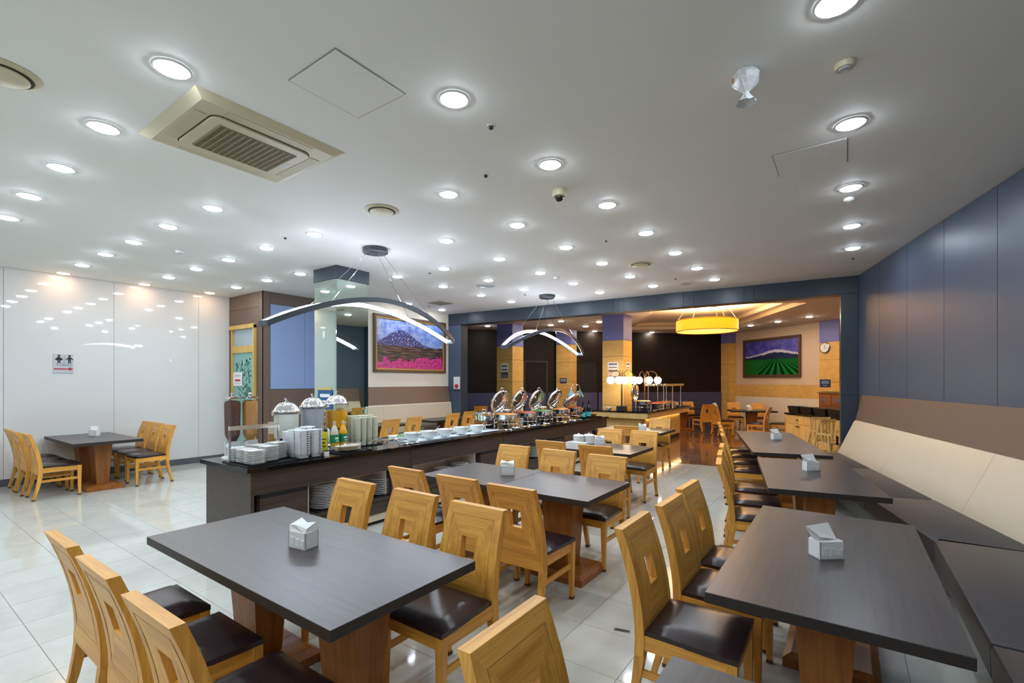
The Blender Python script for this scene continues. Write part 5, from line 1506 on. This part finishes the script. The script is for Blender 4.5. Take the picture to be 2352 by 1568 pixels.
# framed pictures
def picture(w, h, p, out, frame_mat, print_mat, label, inner='gold'):
    t = sthing('framed_picture', label, 'picture', p, out)
    f = .055
    fr = MB()
    for a, b, c, d in ((-w, w, h - f, h), (-w, w, -h, -h + f), (-w, -w + f, -h + f, h - f), (w - f, w, -h + f, h - f)):
        fr.box(a, b, c, d, 0, .05)
    obj('frame', fr, frame_mat, t)
    g = f + .035
    f2 = MB()
    for a, b, c, d in ((-w + f, w - f, h - g, h - f), (-w + f, w - f, -h + f, -h + g), (-w + f, -w + g, -h + g, h - g), (w - g, w - f, -h + g, h - g)):
        f2.box(a, b, c, d, 0, .035)
    obj('inner_frame', f2, M[inner], t)
    obj('print', MB().box(-w + g, w - g, -h + g, h - g, 0.002, .012), print_mat, t)
def mountain_print():
    n = NT('mountain_print')
    tc = n.n('ShaderNodeTexCoord'); sp = n.n('ShaderNodeSeparateXYZ'); n.l(tc.outputs['Generated'], sp.inputs[0])
    x, y = sp.outputs[0], sp.outputs[1]
    g = tc.outputs['Generated']
    mp = n.n('ShaderNodeMapping'); mp.inputs['Scale'].default_value = (1.7, 1, 1); n.l(g, mp.inputs[0]); v = mp.outputs[0]
    nz = n.noise(v, 7, 5, .6); nf = n.noise(v, 26, 4, .65)
    ms = n.n('ShaderNodeMapping'); ms.inputs['Scale'].default_value = (1, 7, 1); n.l(g, ms.inputs[0]); st = n.noise(ms.outputs[0], 6, 4, .6)
    sky = n.mix(n.math('MULTIPLY', n.math('SUBTRACT', nz, .35), 2.6), (.07, .16, .55), (.62, .68, .86))
    sky = n.mix(n.math('MULTIPLY', n.math('SUBTRACT', x, .45), 1.1), sky, (.10, .25, .66))
    d = n.math('DIVIDE', n.math('SUBTRACT', x, .34), .27)
    peak = n.math('EXPONENT', n.math('MULTIPLY', n.math('MULTIPLY', d, d), -1.0))
    h = n.math('ADD', n.math('ADD', n.math('MULTIPLY', peak, .34), .47), n.math('MULTIPLY', n.math('SUBTRACT', nf, .5), .13))
    mtn = n.ramp(nf, [(.40, (.012, .02, .10)), (.55, (.05, .085, .28)), (.66, (.42, .45, .62))])
    f = n.math('MULTIPLY', n.math('SUBTRACT', h, y), 60.0); f = n.n('ShaderNodeClamp').outputs[0] if 0 else f
    cl = n.n('ShaderNodeClamp'); n.l(f, cl.inputs[0])
    col = n.mix(cl.outputs[0], sky, mtn)
    plain_ = n.ramp(st, [(.35, (.006, .008, .012)), (.52, (.05, .035, .035)), (.64, (.20, .12, .13)), (.72, (.02, .03, .02))])
    c2 = n.n('ShaderNodeClamp'); n.l(n.math('MULTIPLY', n.math('SUBTRACT', n.math('ADD', .48, n.math('MULTIPLY', n.math('SUBTRACT', nz, .5), .12)), y), 40.0), c2.inputs[0])
    col = n.mix(c2.outputs[0], col, plain_)
    pink = n.ramp(nf, [(.38, (.02, .035, .012)), (.46, (.50, .015, .18)), (.62, (.78, .05, .33))])
    lim = n.math('ADD', n.math('ADD', .15, n.math('MULTIPLY', x, .12)), n.math('MULTIPLY', n.math('SUBTRACT', nz, .5), .5))
    c3 = n.n('ShaderNodeClamp'); n.l(n.math('MULTIPLY', n.math('SUBTRACT', lim, y), 40.0), c3.inputs[0])
    col = n.mix(c3.outputs[0], col, pink)
    return n.set(col, .25)
def field_print():
    n = NT('field_print')
    tc = n.n('ShaderNodeTexCoord'); sp = n.n('ShaderNodeSeparateXYZ'); n.l(tc.outputs['Generated'], sp.inputs[0])
    x, y = sp.outputs[0], sp.outputs[1]
    g = tc.outputs['Generated']
    mp = n.n('ShaderNodeMapping'); mp.inputs['Scale'].default_value = (1.8, 1, 1); n.l(g, mp.inputs[0]); v = mp.outputs[0]
    nz = n.noise(v, 5, 5, .6); nf = n.noise(v, 22, 4, .6)
    sky = n.mix(n.math('MULTIPLY', n.math('SUBTRACT', nz, .42), 2.0), (.05, .05, .42), (.22, .20, .60))
    def clampmul(e, k):
        c = n.n('ShaderNodeClamp'); n.l(n.math('MULTIPLY', e, k), c.inputs[0]); return c.outputs[0]
    d = n.math('DIVIDE', n.math('SUBTRACT', x, .60), .33)
    pk = n.math('EXPONENT', n.math('MULTIPLY', n.math('MULTIPLY', d, d), -1.0))
    h1 = n.math('ADD', n.math('ADD', .56, n.math('MULTIPLY', pk, .17)), n.math('MULTIPLY', n.math('SUBTRACT', nf, .5), .09))
    col = n.mix(clampmul(n.math('SUBTRACT', h1, y), 50), sky, n.mix(nf, (.30, .32, .55), (.85, .85, .92)))
    h2 = n.math('ADD', n.math('ADD', .53, n.math('MULTIPLY', pk, .12)), n.math('MULTIPLY', n.math('SUBTRACT', nz, .5), .10))
    col = n.mix(clampmul(n.math('SUBTRACT', h2, y), 50), col, n.mix(nf, (.006, .01, .05), (.03, .04, .10)))
    # green rows meeting on the skyline
    den = n.math('ADD', n.math('SUBTRACT', .47, y), .06)
    s = n.math('SINE', n.math('MULTIPLY', n.math('DIVIDE', n.math('SUBTRACT', x, .62), den), 22.0))
    green = n.mix(clampmul(n.math('ADD', s, .35), 1.5), (.0, .028, .008), (.008, .20, .025))
    green = n.mix(clampmul(n.math('SUBTRACT', .42, n.math('ADD', x, n.math('MULTIPLY', n.math('SUBTRACT', .3, y), .5))), 8), green, n.mix(nf, (.0, .05, .01), (.02, .24, .03)))
    col = n.mix(clampmul(n.math('SUBTRACT', .46, y), 60), col, green)
    return n.set(col, .25)
picture(1.14, .65, (PW_X + .004, 7.87, 2.485), (1, 0), M['brown_frame'], mountain_print(), 'gilt framed picture of a blue mountain above pink flowers')
vo = (fmV.to_3x3() @ Vector((0, 1, 0)))
sA, sB = on_v(1709), on_v(1841)
pc = fmV @ Vector(((sA + sB) / 2, .002, 0))
picture(abs(sB - sA) / 2, .66, (pc.x, pc.y, 2.42), vo, M['brown_frame'], field_print(), 'bronze framed picture of green field rows below snowy hills', 'brown_frame')
sD = on_v(1889)
pc = fmV @ Vector((on_v(1903) + .0, .125, 0))
t = sthing('wall_clock', 'round white wall clock on the yellow pilaster', 'clock', (pc.x, pc.y, 2.60), vo)
obj('rim', MB().lathe([(.15, 0), (.155, .03), (.14, .04), (.135, .03)], 32), M['steel_d'], t, True)
obj('face', MB().lathe([(.135, .031), (.001, .031)], 32, cap0=False, cap1=False), M['white_pl'], t)
obj('hand', MB().box(-.004, .004, -.01, .09, .032, .035), M['ink'], t)
obj('hand', MB().box(-.01, .06, -.004, .004, .036, .038, Matrix.Rotation(-.7, 4, 'Z')), M['ink'], t)
t = sthing('blue_notice', 'small dark blue notice below the wall clock', 'sign', (pc.x, pc.y, 1.57), vo)
obj('plate', MB().box(-.17, .17, -.11, .11, 0, .006), M['navy_sign'], t)
obj('lettering', MB().box(-.12, .12, .04, .065, .006, .008).box(-.12, .12, -.005, .02, .006, .008).box(-.06, .06, -.07, -.05, .006, .008), M['blue_pan'], t)

# ================================================================= FAR ROOM FURNITURE
def cch(x, z, dx, dz, label, group=None):
    X, Y = cam2room(x, z)
    put_chairs([(X, Y, cs_rot(dx, dz))], label, group)
cch(6.12, 15.2, -.25, 1, 'oak chair in the far room with its back to the granite floor')
cch(6.32, 14.15, .95, .1, 'oak chair in the far room turned sideways to the round-lamp table')
cch(6.88, 13.25, -.75, .66, 'oak chair before the far room table, beside the sideboard chair')
cch(7.48, 13.15, -.6, .8, 'oak chair in the far room standing next to the birch sideboard')
cch(5.75, 16.5, .1, -1, 'oak chair against the navy band facing the dark far table')
cch(6.30, 16.55, .1, -1, 'oak chair in the corner of the navy band facing the room')
cch(7.45, 15.75, -.2, -1, 'oak chair behind the far table below the field picture')
cch(8.02, 15.35, -.4, -1, 'oak chair close to the boarded wall below the field picture')
cch(-1.0, 14.1, -.3, 1, 'oak chair in the dark corner behind the slate pillar')
p = cam2room(7.35, 14.5)
make_table('dining_table', 'dark-topped table in the far room below the field picture', 1.25, .8, (p[0], p[1], 0), YAW - .25, None, (0,))
p = cam2room(5.75, 15.95)
make_table('dining_table', 'dark-topped table in the far room before the navy band', 1.2, .8, (p[0], p[1], 0), YAW, None, (0,))
p = cam2room(-1.4, 14.75)
make_table('dining_table', 'dark-topped table in the corner behind the slate pillar', 1.2, .8, (p[0], p[1], 0), YAW, None, (0,))
def napkin_cam(px, z, label):
    X, Y = ATD(px, z)
    y = HOR + F_PX * (EYE - .74) / z
    napkin(px, y, YAW, label, 0)
napkin_cam(1721, 14.5, 'white napkin holder on the table below the field picture')
napkin_cam(1643, 15.95, 'white napkin holder on the table before the navy band')

# ---- serving island
IZ = .90
isl = thing('serving_island', 'pale birch serving island with a black top around the yellow column', 'serving island')
poly_top = [(-3.81, 10.93), (-3.81, 14.65), (-4.66, 14.65), (-4.66, 11.58), (-5.25, 11.58), (-5.25, 10.93)]
poly_ap = [(-3.84, 10.96), (-3.84, 14.6), (-4.64, 14.6), (-4.64, 11.56), (-5.22, 11.56), (-5.22, 10.96)]
poly_b = [(-4.05, 11.16), (-4.05, 14.4), (-4.60, 14.4), (-4.60, 11.5), (-5.1, 11.5), (-5.1, 11.16)]
obj('top', MB().prism(poly_top, IZ - .03, IZ), M['granite'], isl)
obj('apron', MB().prism(poly_ap, IZ - .17, IZ - .031), M['birch'], isl)
obj('body', MB().prism(poly_b, .10, IZ - .171), M['birch'], isl)
obj('plinth', MB().prism([(x + (.04 if x < -4.3 else -.04), y) for x, y in poly_b], .002, .10), M['black'], isl)
for k in range(3):
    obj('door', MB().box(-4.049, -4.03, 11.25 + k * 1.03, 12.2 + k * 1.03, .13, .70), M['birch'], isl)
obj('light_strip', MB().box(-4.02, -3.99, 11.4, 14.3, IZ - .186, IZ - .172), glow('island_strip', (1.0, .72, .36), 5.0), isl)
def globes(px, X, label, offs, zc=1.655):
    y = ATX(px, X)
    t = thing('globe_lamp', label, 'lamp', (X, y, IZ))
    obj('base', MB().box(-.10, .10, -.10, .10, .0005, .12), M['black'], t)
    obj('pole', MB().lathe([(.022, .12), (.018, .85), (.014, .90)], 12), M['bronze'], t, True)
    for ph, rr in offs:
        a = YAW + math.radians(ph)
        c, s = math.cos(a), math.sin(a)
        zt = 1.0
        pts = [(0, 0, .78), (c * rr * .15, s * rr * .15, .93), (c * rr * .45, s * rr * .45, zt), (c * rr * .8, s * rr * .8, .97), (c * rr, s * rr, zc - IZ + .11)]
        arm = obj('arm', MB().tube(pts, .010, 8), M['bronze'], t, True)
        obj('collar', MB().lathe([(.05, 0), (.05, .02), (.015, .03)], 16, (c * rr, s * rr, zc - IZ + .085)), M['bronze'], arm, True)
        obj('globe', MB().sphere((c * rr, s * rr, zc - IZ), .095, 20, 14), M['globe'], arm, True)
globes(1428, -4.50, 'bronze lamp with four glowing globes in front of the yellow column', [(155, .27), (-115, .28), (62, .28), (-8, .28)])
globes(1481, -4.36, 'bronze lamp with three glowing globes above the glass shelf', [(150, .15), (30, .16), (-10, .33)])
# glass shelf rack
gs = thing('glass_shelf', 'chrome framed glass shelf over the food on the serving island', 'shelf', (0, 0, IZ))
gx0, gx1, gy0, gy1 = -4.40, -3.98, 12.62, 14.2
for x in (gx0, gx1):
    for y in (gy0, (gy0 + gy1) / 2, gy1):
        obj('post', MB().lathe([(.018, .001), (.012, .03), (.012, .64)], 10, (x, y, 0)), M['chrome'], gs, True)
obj('shelf_pane', MB().box(gx0 - .06, gx1 + .06, gy0 - .08, gy1 + .08, .64, .655), plain('shelf_glass', (0.70, 0.55, 0.45), 0.06), gs)
obj('rail', MB().box(gx0 - .06, gx1 + .06, gy0 - .085, gy0 - .07, .60, .66).box(gx1 + .06, gx1 + .07, gy0 - .08, gy1 + .08, .60, .66), M['chrome'], gs)
for k, (y, fd, lab) in enumerate([(12.80, 'food_r', 'white serving platter of red food under the glass shelf'), (13.33, 'food_o', 'white serving platter of orange food under the glass shelf'), (13.86, 'bread', 'white serving platter of rolls under the glass shelf')]):
    t = thing('serving_platter', lab, 'platter', (-4.2, y, IZ))
    obj('stand', MB().box(-.12, .12, -.20, .20, .0005, .10), M['steel'], t)
    obj('platter', MB().lathe([(.12, .10), (.22, .125), (.215, .128), (.1, .112)], 24), M['china'], t, True)
    obj('food', MB().lathe([(.17, .125), (.12, .16), (.001, .175)], 18, cap1=False), M[fd], t, True)
ch = chafer(-4.22, 11.75, 'chafing dish with upright mirror-like lid on the serving island', 'food_o', 88, True, .21); ch.location.z = IZ
t = thing('soup_bowl', 'small white bowl on the serving island beside the lamp base', 'bowl', (-4.87, 11.08, IZ))
o_ = link('bowl', rb, None, t); o_.scale = (.75, .75, .75)
obj('soup', MB().lathe([(.07, .054), (.001, .056)], 16, cap0=False, cap1=False), M['milk'], t)
random.seed(12)
for k in range(6):
    tg = tongs(-3.90 + random.uniform(-.02, .02), 11.3 + k * .5, IZ + .001, PI / 2 + random.uniform(-.7, .7), 'steel serving tongs along the edge of the serving island', .24)

# ---- birch sideboard
q0, q1 = cam2room(6.88, 9.86), cam2room(6.83, 11.8)
SL = math.hypot(q1[0] - q0[0], q1[1] - q0[1])
sb = thing('sideboard', 'birch sideboard with knobbed drawers and a black top', 'sideboard', (q0[0], q0[1], 0), math.atan2(q1[1] - q0[1], q1[0] - q0[0]))
obj('body', MB().box(0, SL, -.60, -.02, .06, .81), M['birch'], sb)
obj('plinth', MB().box(.02, SL - .02, -.56, -.06, .001, .06), M['black'], sb)
obj('top', MB().box(-.02, SL + .02, -.62, .02, .811, .85), M['granite'], sb)
for k in range(2):
    a, b = .02 + k * (SL / 2), (k + 1) * SL / 2 - .02
    d = obj('drawer', MB().box(a, b, -.02, 0, .60, .80), M['birch'], sb)
    obj('knob', MB().sphere(((a + b) / 2, .018, .70), .018, 12, 8), M['bronze'], d, True)
    m = (a + b) / 2
    for s, (e, f_) in enumerate(((a, m - .003), (m + .003, b))):
        d = obj('door', MB().box(e, f_, -.02, 0, .08, .592), M['birch'], sb)
        obj('knob', MB().sphere((m + (-.035 if s == 0 else .035), .018, .54), .018, 12, 8), M['bronze'], d, True)
rz = sb.rotation_euler.z
Ms = Matrix.Translation((q0[0], q0[1], 0)) @ Matrix.Rotation(rz, 4, 'Z')
for k in range(4):
    p = Ms @ Vector((.26 + k * .47, -.16, .85))
    t = thing('cutlery_bin', 'black open cutlery bin on the sideboard, ' + ('next to the pillar', 'second from the pillar', 'third from the pillar', 'at the field picture end')[k], 'bin', p, rz)
    obj('bin', MB().frustum(0, 0, .001, .17, .36, .24, .42, .30), M['black'], t)
    obj('contents', MB().box(-.18, .18, -.12, .12, .1705, .176), M['steel_d'], t)
p = Ms @ Vector((.62, -.47, .85))
t = thing('wooden_hutch', 'reddish wooden hutch with three labelled drawers on the sideboard', 'hutch', p, rz)
obj('carcass', MB().box(-.62, .62, -.12, .10, .001, .50), M['choc_wood'], t)
obj('cornice', MB().box(-.65, .65, -.14, .13, .50, .525), M['choc_wood'], t)
for k in range(3):
    d = obj('drawer', MB().box(-.60 + k * .405, -.21 + k * .405, .10, .115, .22, .47), M['choc_wood'], t)
    obj('label_plate', MB().box(-.49 + k * .405, -.32 + k * .405, .115, .12, .32, .39), M['ink_grey'], d)
    obj('pull', MB().box(-.46 + k * .405, -.35 + k * .405, .115, .135, .29, .305), M['chrome'], d)
g_ = obj('green_runner', MB().box(-.55, .55, -.10, .08, .5255, .54), M['food_g'], t)
# ---- wooden high chairs
def high_chair(x, z, rot, label):
    X, Y = cam2room(x, z)
    t = thing('high_chair', label, 'high chair', (X, Y, 0), YAW + rot)
    for sx in (-1, 1):
        for sy in (-1, 1):
            obj('leg', MB().tube([(sx * .24, sy * .24, .012), (sx * .17, sy * .12, .62), (sx * .16, sy * .10 if sy < 0 else sy * .06, .90 if sy > 0 else .62)], .020, 6), M['birch'], t)
        obj('arm', MB().box(sx * .165 - .018, sx * .165 + .018, -.20, .12, .61, .645), M['birch'], t)
        obj('stretcher', MB().box(sx * .215 - .012, sx * .215 + .012, -.19, .19, .25, .285), M['birch'], t)
    obj('seat', MB().box(-.17, .17, -.14, .13, .44, .465), M['birch'], t)
    obj('top_rail', MB().box(-.17, .17, .045, .08, .85, .90), M['birch'], t)
    for k in range(4):
        obj('slat', MB().box(-.125 + k * .075, -.10 + k * .075, .05, .07, .465, .85), M['birch'], t)
    obj('footrest', MB().box(-.20, .20, -.20, -.12, .24, .26), M['birch'], t)
    obj('strap', MB().box(-.02, .02, -.16, -.145, .44, .60), M['black'], t)
high_chair(6.03, 8.95, .2, 'birch high chair for toddlers before the sideboard, farther from the pillar')
high_chair(6.25, 9.50, -.1, 'birch high chair for toddlers standing against the slate pillar')

# ---- floor sockets
for px, py, lab in ((1430, 1448, 'small dark metal cover let into the tiles beside the bend table chairs'), (1572, 1049, 'small dark metal cover in the granite floor by the threshold')):
    x, y = PR(px, py, 0)
    t = thing('floor_cover', lab, 'floor cover', (x, y, 0), .25)
    obj('plate', MB().box(-.055, .055, -.016, .016, .0003, .003), M['steel_d'], t)
    obj('lid', MB().box(-.045, .045, -.010, .010, .003, .0045), M['ink'], t)
